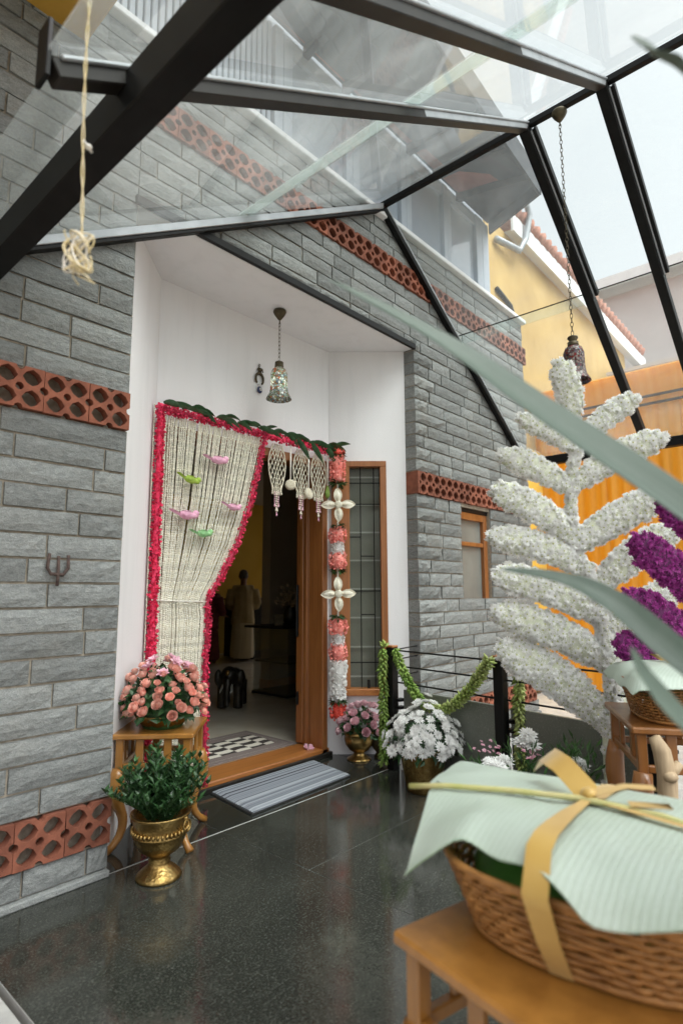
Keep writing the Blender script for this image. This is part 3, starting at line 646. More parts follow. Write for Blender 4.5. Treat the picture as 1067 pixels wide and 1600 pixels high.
def rose(r, seed=0):
    random.seed(seed); m = MB()
    for n, rad, h, flare, tilt in ((5, 1.02, .95, .14, 0), (5, .82, 1.22, .0, .5), (4, .56, 1.36, -.06, .2), (3, .32, 1.40, -.08, .9), (2, .15, 1.38, -.04, .3)):
        for k in range(n):
            a0 = 2*PI*(k+tilt)/n; wd = 2*PI/n*.66
            P = []
            for j in range(4):
                t = j/3; row = []
                for i in range(4):
                    s = i/3*2-1; a = a0 + s*wd*(1 if j < 3 else .62)
                    rr = r*rad*(.35+.65*math.sin(min(t*1.25, 1)*PI/2)) + (r*flare*t*t if j == 3 else 0) - r*.05*abs(s)
                    row.append((rr*math.cos(a), rr*math.sin(a), r*(h*t*1.15 - (.10*s*s if j == 3 else 0)) - r*.3))
                P.append(row)
            m.grid(P, True)
    return m
def leafquad(m, p, d, n, L, w, fold=.25, droop=.15):
    d = V(d).normalized(); n = V(n); s = d.cross(n); s = s.normalized() if s.length > 1e-4 else d.orthogonal().normalized(); n = s.cross(d)
    p = V(p); a = p + d*L*.45; e = p + d*L - n*L*droop
    m.add([p, a + s*w/2 + n*w*fold, e, a - s*w/2 + n*w*fold, a], [(0, 4, 1), (4, 2, 1), (0, 3, 4), (4, 3, 2)], None, False)
def rdir(): 
    while True:
        v = V((U(-1, 1), U(-1, 1), U(-1, 1)))
        if .05 < v.length < 1: return v.normalized()

# ------------------------------------------------------------------ flower curtain at the doorway
CY = .475
edge = [(2.27, 1.245), (2.08, 1.20), (1.77, 1.122), (1.50, 1.02), (1.28, .895), (1.20, .835), (1.14, .80), (1.10, .80), (1.04, .812), (.72, .80), (.05, .815)]
def xr(z):
    for (a, xa), (b, xb) in zip(edge, edge[1:]):
        if a >= z >= b: return xa + (xb-xa)*(a-z)/(a-b)
    return edge[0][1] if z > edge[0][0] else edge[-1][1]
XL = .445
cur = thing('flower_curtain', (.8, CY, .05), 'cream jasmine string curtain with crimson flower borders gathered across the doorway', 'curtain')
def petal_rope(pts, rad, dens, size, seed, m=None, flat=1.):
    """thick rope of ruffled petals along a path"""
    random.seed(seed); m = m or MB(); pts = [V(p) for p in pts]
    for a, b in zip(pts, pts[1:]):
        L = (b-a).length; t = (b-a).normalized(); u = t.orthogonal().normalized(); w = t.cross(u)
        for _ in range(max(1, int(L*dens))):
            an = U(0, 2*PI); n = u*math.cos(an) + w*math.sin(an); p = a.lerp(b, R()) + n*rad*U(.55, .95)
            d = (n*U(.4, 1) + t*U(-.8, .8) + rdir()*.5).normalized(); s = d.cross(rdir()).normalized(); sz = size*U(.7, 1.25)
            m.add([p - s*sz*.35, p + d*sz*.55 - s*sz*.55, p + d*sz + rdir()*sz*.2, p + d*sz*.55 + s*sz*.55, p + s*sz*.35], [(0, 1, 2), (0, 2, 4), (4, 2, 3)])
    m.tube(pts, rad*.62, 7)
    return m
part('flower_border', petal_rope([(XL-.005, CY-.01, 2.30-i*.1) for i in range(24)], .025, 760, .016, 3), M['pinkg'], cur)
part('flower_border', petal_rope([(xr(2.27-i*.045), CY-.012, 2.27-i*.045) for i in range(50)], .020, 640, .014, 4), M['pinkg'], cur)
part('flower_border', petal_rope([(XL+i*.08, CY-.008, 2.275) for i in range(11)], .027, 760, .016, 5), M['pinkg'], cur)
bead = [(0, 0, -1), (1, 0, -.1), (0, 1, -.1), (-1, 0, -.1), (0, -1, -.1), (.45, .45, .9), (-.45, .45, .9), (-.45, -.45, .9), (.45, -.45, .9)]
beadf = [(0, 2, 1), (0, 3, 2), (0, 4, 3), (0, 1, 4), (1, 2, 5), (2, 6, 5), (2, 3, 6), (3, 7, 6), (3, 4, 7), (4, 8, 7), (4, 1, 8), (1, 5, 8), (5, 6, 7, 8)]
NS = 52
def strand(pts, rad, step, seed):
    random.seed(seed); m = MB(); z = 0
    for i in range(len(pts)):
        p = V(pts[i]); r = rad*U(.82, 1.15)
        T = Matrix.Translation(p + V((U(-.001, .001), U(-.0015, .0015), 0))) @ Matrix.Rotation(U(0, 6), 4, 'Z') @ Matrix.Diagonal((r, r, step*.62, 1)); m.add(bead, beadf, T, True)
    return m
random.seed(21)
for k in range(NS):
    s = (k+.7)/(NS+.4); y = CY + U(-.006, .008); ph = U(0, 6); pts = []; z = 2.245 - U(0, .0105); gap = U(-.0018, .0018)
    zend = U(.04, .10)
    while z > zend:
        full = xr(z) - XL - .02
        tight = 1-abs(min(max((z-1.12)/.35, -1), 1))
        pts.append((XL + .02 + s*full + gap*(1 if z > 1.14 else .5) + .0025*math.sin(z*3+ph), y - .008*tight*math.sin(s*9), z)); z -= .0105
    part('jasmine_strand', strand(pts, .0078 if s < .9 else .0072, .0105, 300+k), M['jasmine'], cur)
# bamboo stick behind the left border with a jasmine string beside it
part('bamboo_pole', MB().tube([(XL-.052, CY+.03, .02), (XL-.05, CY+.03, 2.33)], .011, 8).tube([(XL-.051, CY+.03, 2.0), (XL-.051, CY+.03, 2.02)], .0135, 8).tube([(XL-.051, CY+.03, 1.6), (XL-.051, CY+.03, 1.62)], .0135, 8), M['branch'], cur)
part('jasmine_strand', strand([(XL-.036, CY+.006, 2.29-.011*i) for i in range(205)], .0055, .011, 77), M['jasmine'], cur)
part('tie_cord', MB().tube([(XL-.02, CY-.018, 1.155), (.6, CY-.022, 1.145), (.79, CY-.02, 1.14)], .004, 6), M['cord'], cur)

def bird(p, mat, L, label, flip=1, tilt=0.):
    T = Matrix.Translation(V(p)) @ Matrix.Rotation(tilt, 4, 'Y') @ Matrix.Scale(L/.16, 4)
    o = thing('paper_bird', V(p), label, 'bird ornament', 'paper birds pinned on the jasmine curtain')
    b = MB(); b.lathe([(.001, -.045), (.016, -.035), (.026, -.01), (.027, .012), (.020, .032), (.017, .042), (.019, .052), (.013, .066), (.001, .073)], 12, T @ Matrix.Rotation(PI/2, 4, 'Y') @ Matrix.Diagonal((.95, .8, 1, 1)))
    b.ell((.058, 0, .012), (.019, .017, .018), 10, 8, T)
    part('body', b, mat, o)
    t = MB().add([(-.035, -.008, .004), (-.035, .008, .004), (-.092, .018, .022), (-.105, 0, .024), (-.092, -.018, .022), (-.035, 0, -.010), (-.09, 0, .010)], [(0, 1, 2, 3, 4), (0, 5, 1), (1, 5, 6, 2), (0, 4, 6, 5), (2, 6, 3), (3, 6, 4)], T)
    part('tail', t, mat, o)
    w = MB().add([(.025, -.026, .012), (-.005, -.034, .020), (-.052, -.03, .014), (-.02, -.028, -.010), (-.01, -.020, .004)], [(0, 1, 2, 3), (0, 4, 1), (1, 4, 2), (2, 4, 3), (3, 4, 0)], T); part('wing', w, mat, o)
    part('beak', MB().lathe([(.006, 0), (.001, .018)], 6, T @ Matrix.Translation((.074, 0, .011)) @ Matrix.Rotation(PI/2, 4, 'Y')), M['rib'], o)
by = CY-.045
bird((.83, by, 2.02), M['birdp'], .17, 'topmost pink paper bird on the jasmine curtain', tilt=-.05)
bird((.635, by, 1.868), M['birdg'], .15, 'lime green paper bird high on the jasmine curtain', tilt=.12)
bird((.615, by, 1.652), M['birdp'], .18, 'pink paper bird left of the gap in the jasmine curtain, lowest pink one')
bird((.955, by, 1.735), M['birdp'], .14, 'pink paper bird beside the slanting crimson curtain border', tilt=.06)
bird((.735, by, 1.55), M['birdm'], .15, 'mint green paper bird, lowest on the jasmine curtain', tilt=-.03)

# toran: crimson rope with mango leaves above the doorway
tor = thing('door_garland', (1.55, CY, 2.28), 'crimson petal rope with glossy mango leaves along the top of the doorway', 'garland')
part('petal_rope', petal_rope([(1.24+i*.07, CY-.004, 2.275+.004*math.sin(i*2)) for i in range(12)], .026, 760, .016, 9), M['pinkg'], tor)
random.seed(31)
def long_leaf(p, d, L, w, droop):
    m = MB(); d = V(d).normalized(); side = V((0, -.75, .65)); side = (side - d*side.dot(d)).normalized(); nrm = side.cross(d)
    P = []
    for i in range(7):
        t = i/6; ww = w*math.sin(PI*min(t*.92+.08, 1))**.8 if t < .99 else .002
        c = V(p) + d*L*t + V((0, 0, -droop*L*t*t)) 
        P.append([c + side*ww*.5 + nrm*ww*.15, c, c - side*ww*.5 + nrm*ww*.15])
    return m.grid(P)
x = .47
while x < 1.99:
    for k in range(2):
        dirx = U(.5, 1) if k == 0 else U(.2, .9)
        part('mango_leaf', long_leaf((x+U(-.03, .03), CY-.02+U(-.02, .015), 2.30+U(-.004, .01)), (dirx, U(-.55, -.05), U(-.02, .35)), U(.10, .15), U(.034, .048), U(.2, .7)), M['mango'], tor)
    x += .085
for x in (1.56, 1.70, 1.86, 1.94): part('mango_leaf', long_leaf((x-.05, CY-.03, 2.30), (.55, -.15, -.35), .15, .045, .5), M['mango'], tor)

def net_tassel(cx, label):
    o = thing('net_tassel', (cx, CY, 1.78), label, 'tassel', 'jasmine net tassels in the doorway'); random.seed(int(cx*100))
    z0, z1 = 2.235, 1.87; hw = lambda z: .070*math.sin(PI*min(max((z0+.05-z)/(z0+.05-z1+.05), 0), 1)**.8)**1.25 + .007
    pts = lambda u, z: (cx + u*hw(z), CY+.02 + .004*math.sin(u*5), z)
    m = MB(); rows, cols = 11, 5
    for j in range(rows):
        za, zb = z0+(z1-z0)*j/rows, z0+(z1-z0)*(j+1)/rows
        for i in range(cols):
            ua = -1+2*(i+.5*(j % 2))/cols; ub = ua + 1/cols; uc = ua - 1/cols
            if -1.05 <= ub <= 1.05: m.tube([pts(ua, za), pts(ub, zb)], .0034, 4)
            if -1.05 <= uc <= 1.05: m.tube([pts(ua, za), pts(uc, zb)], .0034, 4)
            m.ell(pts(ua, za), (.0055,)*3, 6, 4)
    part('net', m, M['cream'], o)
    part('edge_string', MB().tube([pts(-1, z0+(z1-z0)*i/10) for i in range(11)], .0045, 5).tube([pts(1, z0+(z1-z0)*i/10) for i in range(11)], .0045, 5), M['cream'], o)
    for k in range(7):
        u = -1+k/3; L = .10*(1-abs(u))+.025; zt = z1+.02 if abs(u) < .7 else z1+.06
        x, y, _ = pts(u*.95, zt); mm = MB()
        for q in range(int(L/.014)+2): mm.ell((x+U(-.002, .002), y, zt-.016*q), (.0045, .0045, .007), 6, 4)
        mm.lathe([(.002, .014), (.008, 0), (.004, -.008)], 6, Matrix.Translation((x, y, zt-.016*(int(L/.014)+2)))); part('bud_drop', mm, M['lily'] if k % 2 else M['cream'], o)
net_tassel(1.385, 'jasmine net tassel next to the curtain top'); net_tassel(1.622, 'middle jasmine net tassel between two round pendants'); net_tassel(1.806, 'jasmine net tassel closest to the flower column')
def disc_pendant(cx, z, label, r=.04, bud=False):
    o = thing('round_pendant', (cx, CY, z), label, 'pendant', 'round flower pendants in the doorway')
    part('cord', MB().tube([(cx, CY, 2.26), (cx, CY, z+r*.9)], .006, 6), M['cord'], o)
    if bud: part('bud', MB().lathe([(.002, -.05), (.018, -.03), (.02, .0), (.012, .03), (.006, .05)], 10, Matrix.Translation((cx, CY, z))), M['buddark'], o); return
    T = frame_m((cx, CY, z), V((-.68, -.73, .12)) if r == .04 else V((.15, -1, .1)))
    part('disc', MB().lathe([(.001, -.012), (r*.8, -.012), (r, 0), (r*.85, .012), (r*.6, .016), (.001, .017)], 22, T), M['cream'], o)
    random.seed(int(z*100)); mm = MB()
    for k in range(46):
        a = k*2.4; rr = r*.85*math.sqrt(k/46); mm.add([(0,0,0),(.006,-.003,.003),(.011,0,.007),(.006,.003,.003)], [(0,1,2,3)], T @ Matrix.Translation((rr*math.cos(a), rr*math.sin(a), .014)) @ Matrix.Rotation(a, 4, 'Z') @ Matrix.Rotation(-.6, 4, 'Y'))
    part('petals', mm, M['jasmine'], o)
disc_pendant(1.497, 1.957, 'round cream flower pendant between the two net tassels nearer the curtain'); disc_pendant(1.68, 1.915, 'lower round cream flower pendant hanging edge-on in the doorway', .044); disc_pendant(1.885, 1.95, 'green bud on a white cord beside the flower column', .03, True)

# ------------------------------------------------------------------ flower column on the right jamb
FX, FYc = 1.945, .425
colo = thing('flower_column', (FX, FYc, .27), 'tall hanging column of coral, white and cream flower pieces beside the door', 'flower column')
part('core_rope', MB().tube([(FX, FYc, 2.29), (FX, FYc, .27)], .006, 6), M['cord'], colo)
def ball(z0, z1, r, mat, name, seed, size=.026, n=None, prof=None):
    random.seed(seed); m = MB(); n = n or int(900*(z1-z0)*r/.05*1.2)
    for _ in range(n):
        t = R(); a = U(0, 2*PI); rr = r*(prof(t) if prof else (.72+.28*math.sin(PI*t)))
        p = V((FX+rr*math.cos(a)*.86, FYc+rr*math.sin(a)*.86, z0+(z1-z0)*t)); d = (V((math.cos(a), math.sin(a), (t-.5)*1.2)) + rdir()*.7).normalized()
        s = d.cross(rdir()).normalized(); sz = size*U(.7, 1.2)
        m.add([p, p+d*sz*.5-s*sz*.45, p+d*sz*.85, p+d*sz*.5+s*sz*.45], [(0, 1, 2), (0, 2, 3)])
    m.lathe([(r*.70*(prof(i/6) if prof else (.72+.28*math.sin(PI*i/6))), z0+(z1-z0)*i/6) for i in range(7)], 12, Matrix.Translation((FX, FYc, 0)))
    part(name, m, mat, colo)
def sprig(z, r, seed):
    random.seed(seed); m = MB()
    for _ in range(46):
        a = U(0, 2*PI); leafquad(m, (FX+.02*math.cos(a), FYc+.02*math.sin(a), z+U(-.012, .012)), (math.cos(a), math.sin(a), U(-.5, .4)), (0, 0, 1), U(.6, 1.)*r, .022)
    part('leaf_ring', m, M['leaf'], colo)
def cross(z, seed):
    nc = V((-.68, -.73, 0)).normalized(); hx = V((.73, -.68, 0)).normalized(); c0 = V((FX, FYc, z))
    for k in range(4):
        a = PI/2*k + .04
        for layer, (L, w, dy) in enumerate(((.115, .066, 0), (.098, .044, .010), (.07, .024, .016))):
            P = []
            for i in range(9):
                t = i/8; hw = w/2*math.sin(PI*min(.06+t*.94, 1))**.75; q = .018+t*L
                P.append([c0 + hx*(q*math.cos(a)-s*hw*math.sin(a)) + V((0, 0, q*math.sin(a)+s*hw*math.cos(a))) + nc*(.04+dy-abs(s)*.006*(-1 if layer == 0 else 1)+.014*math.sin(PI*t)) for s in (-1, -.5, 0, .5, 1)])
            m = MB().grid(P).grid([[p - nc*.010 for p in row] for row in P]); part('petal' if layer == 0 else 'inner_petal', m, [M['cream'], M['jasmine'], M['cream']][layer], colo)
    random.seed(seed); T = frame_m(c0+nc*.05, nc); mm = MB().lathe([(.031, -.004), (.03, .006), (.02, .018), (.001, .02)], 14, T)
    for k in range(30):
        an = k*2.4; rr = .028*math.sqrt(k/30); mm.add([(-.004, 0, 0), (0, .006, 0), (.004, 0, 0), (0, .001, .009)], [(0, 1, 3), (1, 2, 3), (2, 0, 3)], T @ Matrix.Translation((rr*math.cos(an), rr*math.sin(an), .016)))
    part('flower_centre', mm, M['jasmine'], colo)
ball(2.245, 2.285, .05, M['redcoral'], 'carnation_cluster', 1); sprig(2.24, .06, 1)
ball(2.04, 2.225, .058, M['coral'], 'carnation_cluster', 2, prof=lambda t: .95); sprig(2.02, .075, 2)
cross(1.85, 1); sprig(1.69, .05, 3)
ball(1.565, 1.675, .066, M['coral'], 'carnation_cluster', 3); ball(1.475, 1.57, .05, M['white'], 'white_bud_ball', 4, .014, 420); ball(1.37, 1.485, .066, M['coral'], 'carnation_cluster', 5)
sprig(1.35, .06, 4); cross(1.18, 2); sprig(1.005, .06, 5)
ball(.885, .99, .07, M['coral'], 'carnation_cluster', 6); ball(.80, .895, .05, M['white'], 'white_bud_ball', 7, .014, 420); ball(.70, .81, .066, M['coral'], 'carnation_cluster', 8)
ball(.42, .69, .058, M['white'], 'white_flower_cone', 9, .028, 520, lambda t: .78+.28*t); sprig(.40, .07, 6); ball(.28, .385, .06, M['redcoral'], 'carnation_cluster', 10)

# ------------------------------------------------------------------ pendant lamps, charm, twine
def chain(m, p0, p1, r=.008, L=.034):
    p0, p1 = V(p0), V(p1); n = max(2, int((p0-p1).length/(L*.78))); 
    for i in range(n):
        c = p0.lerp(p1, (i+.5)/n); h = (p0-p1).length/n*.66; ax = V((1, 0, 0)) if i % 2 else V((0, 1, 0))
        m.tube([c + ax*r*math.cos(a) + V((0, 0, h*math.sin(a))) for a in [2*PI*k/8 for k in range(8)]], .0019, 4, closed=True)
    return m
def pendant(x, y, ztop, z1, zs, zb, mat, lit, label):
    o = thing('pendant_lamp', (x, y, zb), label, 'pendant lamp', 'mosaic bell pendant lamps'); T = Matrix.Translation((x, y, 0))
    part('ceiling_cup', MB().lathe([(.001, ztop), (.043, ztop-.002), (.046, ztop-.014), (.036, ztop-.035), (.012, ztop-.068), (.004, ztop-.072), (.004, ztop-.10)], 20, T), M['brassdark'], o)
    part('chain', chain(MB(), (x, y, ztop-.09), (x, y, z1+.01)), M['brassdark'], o)
    part('cap', MB().lathe([(.004, z1+.012), (.028, z1), (.030, z1-.008), (.012, z1-.036), (.010, zs+.005)], 16, T), M['brassdark'], o)
    part('collar', MB().lathe([(.030, zs+.022), (.031, zs), (.026, zs-.004)], 20, T), M['brassdark'], o)
    H = zs-zb
    part('shade', MB().lathe([(.026, zs), (.045, zs-.06*H), (.057, zs-.2*H), (.058, zs-.45*H), (.060, zs-.68*H), (.066, zs-.82*H), (.082, zs-.95*H), (.086, zb), (.083, zb+.001), (.064, zs-.81*H), (.056, zs-.5*H), (.054, zs-.2*H), (.022, zs-.01)], 36, T), mat, o)
    part('bulb', MB().ell((x, y, zs-.45*H), (.024, .024, .034), 14, 10), M['bulb'] if lit else M['whitep'], o)
pendant(1.235, .318, 3.131, 2.755, 2.715, 2.492, M['mos1'], True, 'pale mosaic glass bell lamp, lit, hanging on chain in the white recess')
pendant(1.96, -1.40, 4.112, 2.655, 2.60, 2.385, M['mos2'], False, 'dark red mosaic bell lamp, unlit, on a long chain under the glass')
o = thing('horseshoe_charm', (1.25, .54, 2.59), 'small horseshoe charm with a blue eye bead hung on the white back wall', 'wall charm')
part('hook', MB().tube([(1.25+.009*math.cos(a), .545, 2.80+.009*math.sin(a)) for a in [2*PI*k/10 for k in range(10)]], .0025, 5, closed=True).tube([(1.25, .545, 2.79), (1.25, .545, 2.73)], .003, 5), M['brassdark'], o)
part('elephant_plaque', MB().ell((1.25, .540, 2.765), (.022, .01, .016), 10, 7).ell((1.268, .54, 2.768), (.012, .008, .012), 8, 6).tube([(1.276, .54, 2.765), (1.281, .54, 2.75)], .004, 5).tube([(1.24, .54, 2.757), (1.24, .54, 2.742)], .005, 5).tube([(1.26, .54, 2.757), (1.26, .54, 2.742)], .005, 5), M['brassdark'], o)
part('horseshoe', MB().tube([(1.25+.034*math.sin(a), .540, 2.695-.0+.042*math.cos(a)) for a in [-2.45+4.9*k/18 for k in range(19)]], [.007+.003*math.sin(PI*k/18) for k in range(19)], 7), M['brassdark'], o)
part('eye_bead', MB().ell((1.251, .538, 2.615), (.022, .011, .026), 14, 10), M['bluebead'], o); part('bead_eye', MB().ell((1.251, .526, 2.617), (.011, .004, .012), 12, 8).ell((1.251, .540, 2.66), (.008, .008, .012), 8, 6), M['whitep'], o); part('bead_pupil', MB().ell((1.251, .5215, 2.617), (.005, .002, .005), 10, 6), M['black'], o)

tw_o = thing('hanging_twine', (-.85, -1.37, 1.85), 'frayed cotton twine hanging from the canopy with a tangled knot at its end', 'twine')
random.seed(5)
a0, a1 = V((-.850, -1.373, 3.80)), V((-.850, -1.373, 1.94))
for k in (0, 1): part('twine_strand', MB().tube([a0.lerp(a1, i/130) + V((.0025*math.cos(i*.55+k*PI), .0025*math.sin(i*.55+k*PI), 0)) + V((.008*math.sin(i*.11), .005*math.sin(i*.17), 0)) for i in range(131)], .0015, 5), M['twine'], tw_o)
part('knot', MB().ell(a0.lerp(a1, .88)+V((.015, .01, 0)), (.008, .008, .006), 8, 6).ell(a0.lerp(a1, .66)+V((.008, .006, 0)), (.007, .007, .008), 8, 6).tube([a0.lerp(a1, .88), a0.lerp(a1, .88)+V((.025, .015, -.004))], .003, 5), M['cord'], tw_o)
for k in range(9):
    c = a1 + V((U(-.009, .009), U(-.009, .009), -.036)); pr, ph = U(.010, .023), U(0, 6); n1 = U(1, 2.2)
    pts = [c + V((pr*math.cos(t*2*PI*n1+ph)*1.0, pr*.8*math.sin(t*2*PI*n1+ph*.7), 0.042*math.cos(t*PI*n1*1.4+ph*.3))) for t in [i/34 for i in range(35)]]
    part('tangle_loop', MB().tube(pts, .0016, 5), M['twine'] if k % 3 else M['cord'], tw_o)
for k in range(4): part('loose_end', MB().tube([a1+V((U(-.01, .01), U(-.01, .01), -.07)), a1+V((U(-.005, .02), U(-.02, .01), -.088)), a1+V((U(.0, .04), U(-.035, .01), -.092-U(0, .014)))], .0013, 4), M['twine'], tw_o)

# ------------------------------------------------------------------ stools
def stool(c, ang, w, d, h, mat, label):
    """slatted stool: thick top, framed apron with slats, cabriole legs"""
    o = thing('wooden_stool', (c[0], c[1], 0), label, 'stool', 'carved wooden stools')
    T = Matrix.Translation((c[0], c[1], 0)) @ Matrix.Rotation(ang, 4, 'Z'); a, b = w/2, d/2
    part('top', MB().bbox(-a, a, -b, b, h-.026, h, .006, T), mat, o)
    ia, ib = a-.035, b-.035; za, zb = h-.165, h-.026
    for sx in (-1, 1):
        for sy in (-1, 1): part('apron_post', MB().bbox(sx*ia-.017, sx*ia+.017, sy*ib-.017, sy*ib+.017, za, zb, .003, T), mat, o)
    for s in (-1, 1):
        part('rail', MB().bbox(-ia+.017, ia-.017, s*ib-.012, s*ib+.012, za, za+.026, .003, T), mat, o); part('rail', MB().bbox(s*ia-.012, s*ia+.012, -ib+.017, ib-.017, za, za+.026, .003, T), mat, o)
        for q in (-.38, .38):
            part('slat', MB().bbox(q*ia*1.1-.018, q*ia*1.1+.018, s*ib-.008, s*ib+.008, za+.026, zb, .003, T), mat, o); part('slat', MB().bbox(s*ia-.008, s*ia+.008, q*ib*1.1-.018, q*ib*1.1+.018, za+.026, zb, .003, T), mat, o)
    for sx in (-1, 1):
        for sy in (-1, 1):
            pts = []; rr = []
            for i in range(13):
                t = i/12; z = za + (.0-za)*t
                off = .014*math.sin(PI*min(t/.45, 1)) - .026*math.sin(PI*max(0, (t-.42)/.5)) * (1 if t < .92 else 1) + (.032*max(0, (t-.78)/.22)**2)
                pts.append(T @ V((sx*(ia+off*.8), sy*(ib+off*.8), max(z, .004)))); rr.append(.020*(1-t)**.7+.013 + .012*math.sin(PI*min(max((t-.02)/.45, 0), 1)) + (.006 if t > .93 else 0))
            part('leg', MB().tube(pts, rr, 8), mat, o)
    return o
stool((.355, .185), math.radians(45), .385, .385, .53, M['stool'], 'honey brown wooden stool with the rose bowl, against the white recess wall')

# ------------------------------------------------------------------ bowls, urns and pots of flowers
def foliage_dome(m, c, r, h, n, L, w, seed, lo=-.1):
    random.seed(seed)
    for _ in range(n):
        d = rdir(); d.z = abs(d.z)*1.0 + lo; d.normalize(); k = U(.55, .98)
        p = V(c) + V((d.x*r*k, d.y*r*k, d.z*h*k)); dd = (d + rdir()*.9).normalized()
        leafquad(m, p, dd, d, L*U(.7, 1.3), w*U(.7, 1.2))
def dome_pts(n, seed, lo=-.05, hi=1.):
    pts = []; random.seed(seed)
    for i in range(n):
        z = hi - (hi-lo)*(i+.5)/n; a = i*2.39996 + U(-.15, .15); q = math.sqrt(max(0, 1-z*z)); pts.append(V((q*math.cos(a), q*math.sin(a), z)))
    return pts
rose_me = [rose(1, i).mesh('rose', M['rosep']) for i in range(3)]; rosel_me = [rose(1, i+5).mesh('rose', M['rosel']) for i in range(2)]
mum_me = [mum(1, seed=i).mesh('chrysanthemum', M['white']) for i in range(4)]; lily_me = [mum(1, ((6, 1., .35), (5, .8, .8), (4, .5, 1.2)), .62, seed=i).mesh('pink_bloom', M['lily']) for i in range(2)]
mum_t = [mum(1, seed=i) for i in range(4)]; mump_t = [mum(1, ((12, 1., .2), (10, .8, .5), (7, .55, .95)), .32, seed=i+20) for i in range(4)]; mump_me = [t.mesh('purple_bloom', M['purple']) for t in mump_t]

# rose bowl on the stool
bc = V((.345, .165, .53))
o = thing('rose_bowl', bc, 'domed salmon pink rose arrangement in a shallow brass bowl on the stool', 'flower arrangement')
part('bowl', MB().lathe([(.06, .0), (.075, .004), (.10, .012), (.125, .035), (.138, .06), (.142, .068), (.134, .068), (.10, .04), (.001, .03)], 36, Matrix.Translation(bc)), M['brass'], o)
m = MB(); foliage_dome(m, bc+V((0, 0, .055)), .185, .23, 560, .055, .032, 41, .02); m.ell(bc+V((0, 0, .08)), (.13, .13, .12)); part('foliage', m, M['leaf'], o, kind='stuff')
random.seed(43)
for d in dome_pts(100, 42, .06, .95):
    r = U(.016, .027); k = U(.84, 1.13); p = bc + V((d.x*.195*k, d.y*.195*k, .06+d.z*.245*k)); n = (d + V((0, 0, .55)) + rdir()*.25).normalized()
    inst('rose', random.choice(rose_me), frame_m(p, n, U(0, 6), r), o)
for d in dome_pts(9, 44, .72, 1.):
    p = bc + V((d.x*.2, d.y*.2, .07+d.z*.265)); inst('pink_bloom', random.choice(lily_me), frame_m(p, (d+rdir()*.3).normalized(), U(0, 6), .036), o)

# brass urn with upright greens, on the floor in front of the stool
uc = V((.135, -.185, 0))
o = thing('brass_urn', uc, 'footed brass urn with ring handle filled with upright dark green foliage', 'urn planter')
part('urn_body', MB().lathe([(.092, 0), (.096, .008), (.088, .018), (.07, .034), (.05, .05), (.042, .062), (.046, .072), (.038, .08), (.05, .092), (.085, .118), (.106, .155), (.110, .175), (.118, .181), (.110, .187), (.112, .215), (.118, .245), (.128, .258), (.126, .264), (.112, .262), (.1, .22), (.001, .2)], 48, Matrix.Translation(uc), fn=lambda a, z: 1 + (.012*math.cos(a*20) if .01 < z < .04 else 0)), M['brass'], o)
rb = MB(); 
for k in range(40): 
    a = 2*PI*k/40; rb.ell(uc+V((.117*math.cos(a), .117*math.sin(a), .196)), (.008, .008, .011), 6, 4)
part('beaded_rim', rb, M['brass'], o)
hd = V((.35, -.94, 0)).normalized(); hp = uc + hd*.128 + V((0, 0, .235)); hs_ = hd.cross(V((0, 0, 1)))
part('ring_handle', MB().tube([hp + hd*.008 + hs_*.024*math.cos(a) + V((0, 0, .024*math.sin(a)-.012)) for a in [2*PI*k/20 for k in range(20)]], .0042, 7, closed=True).ell(hp+V((0, 0, .014)), (.010, .010, .012), 8, 6), M['brass'], o)
m = MB(); random.seed(51); stems = MB()
for k in range(135):
    a = U(0, 2*PI); lean = U(0, .7) if k < 105 else U(.6, 1.1); L = U(.13, .255)*(1.12-.40*lean); base = uc + V((.07*math.cos(a)*R(), .07*math.sin(a)*R(), .24))
    d = V((math.cos(a)*lean, math.sin(a)*lean, 1)).normalized(); prev = base
    for i in range(13):
        t = i/12; p = base + d*L*t + V((math.cos(a), math.sin(a), 0))*.06*lean*t*t
        if i: stems.tube([prev, p], .0016, 3); prev = p
        for q in range(2 if i > 2 else 1):
            b = a + q*PI + i*1.4 + U(-.4, .4); leafquad(m, p, V((math.cos(b), math.sin(b), U(.5, 1.4))) + d*.4, V((-math.cos(b)*.6, -math.sin(b)*.6, 1)), U(.034, .056), U(.014, .022), .15)
part('foliage', m, M['leaf'], o, kind='stuff'); part('stems', stems, M['leafmid'], o, kind='stuff')

# small brass vase with lilac roses by the door jamb
vc = V((2.03, .30, 0))
o = thing('brass_rose_vase', vc, 'small footed brass vase of pale lilac pink roses beside the door jamb', 'flower arrangement')
part('vase', MB().lathe([(.085, 0), (.088, .006), (.075, .014), (.05, .03), (.036, .046), (.045, .054), (.07, .07), (.098, .105), (.106, .145), (.10, .165), (.108, .172), (.11, .195), (.1, .196), (.001, .16)], 40, Matrix.Translation(vc)), M['brass'], o)
m = MB(); foliage_dome(m, vc+V((0, -.01, .19)), .12, .16, 150, .06, .032, 61); part('foliage', m, M['leaf'], o, kind='stuff')
random.seed(62)
for d in dome_pts(24, 63, .0, .97):
    k = U(.85, 1.12); p = vc + V((d.x*.145*k, d.y*.145*k-.01, .19+d.z*.20*k)); inst('rose', random.choice(rosel_me), frame_m(p, (d+V((0, -.2, .4))+rdir()*.3).normalized(), U(0, 6), U(.025, .034)), o)
# dark pot half hidden behind the garland
vc = V((2.16, .20, 0)); o = thing('dark_pot', vc, 'small dark brass pot tucked behind the hanging garland at the wall', 'pot')
part('pot_body', MB().lathe([(.05, 0), (.055, .01), (.035, .04), (.06, .07), (.085, .12), (.075, .18), (.082, .2), (.07, .2), (.001, .16)], 28, Matrix.Translation(vc)), M['brassdark'], o)

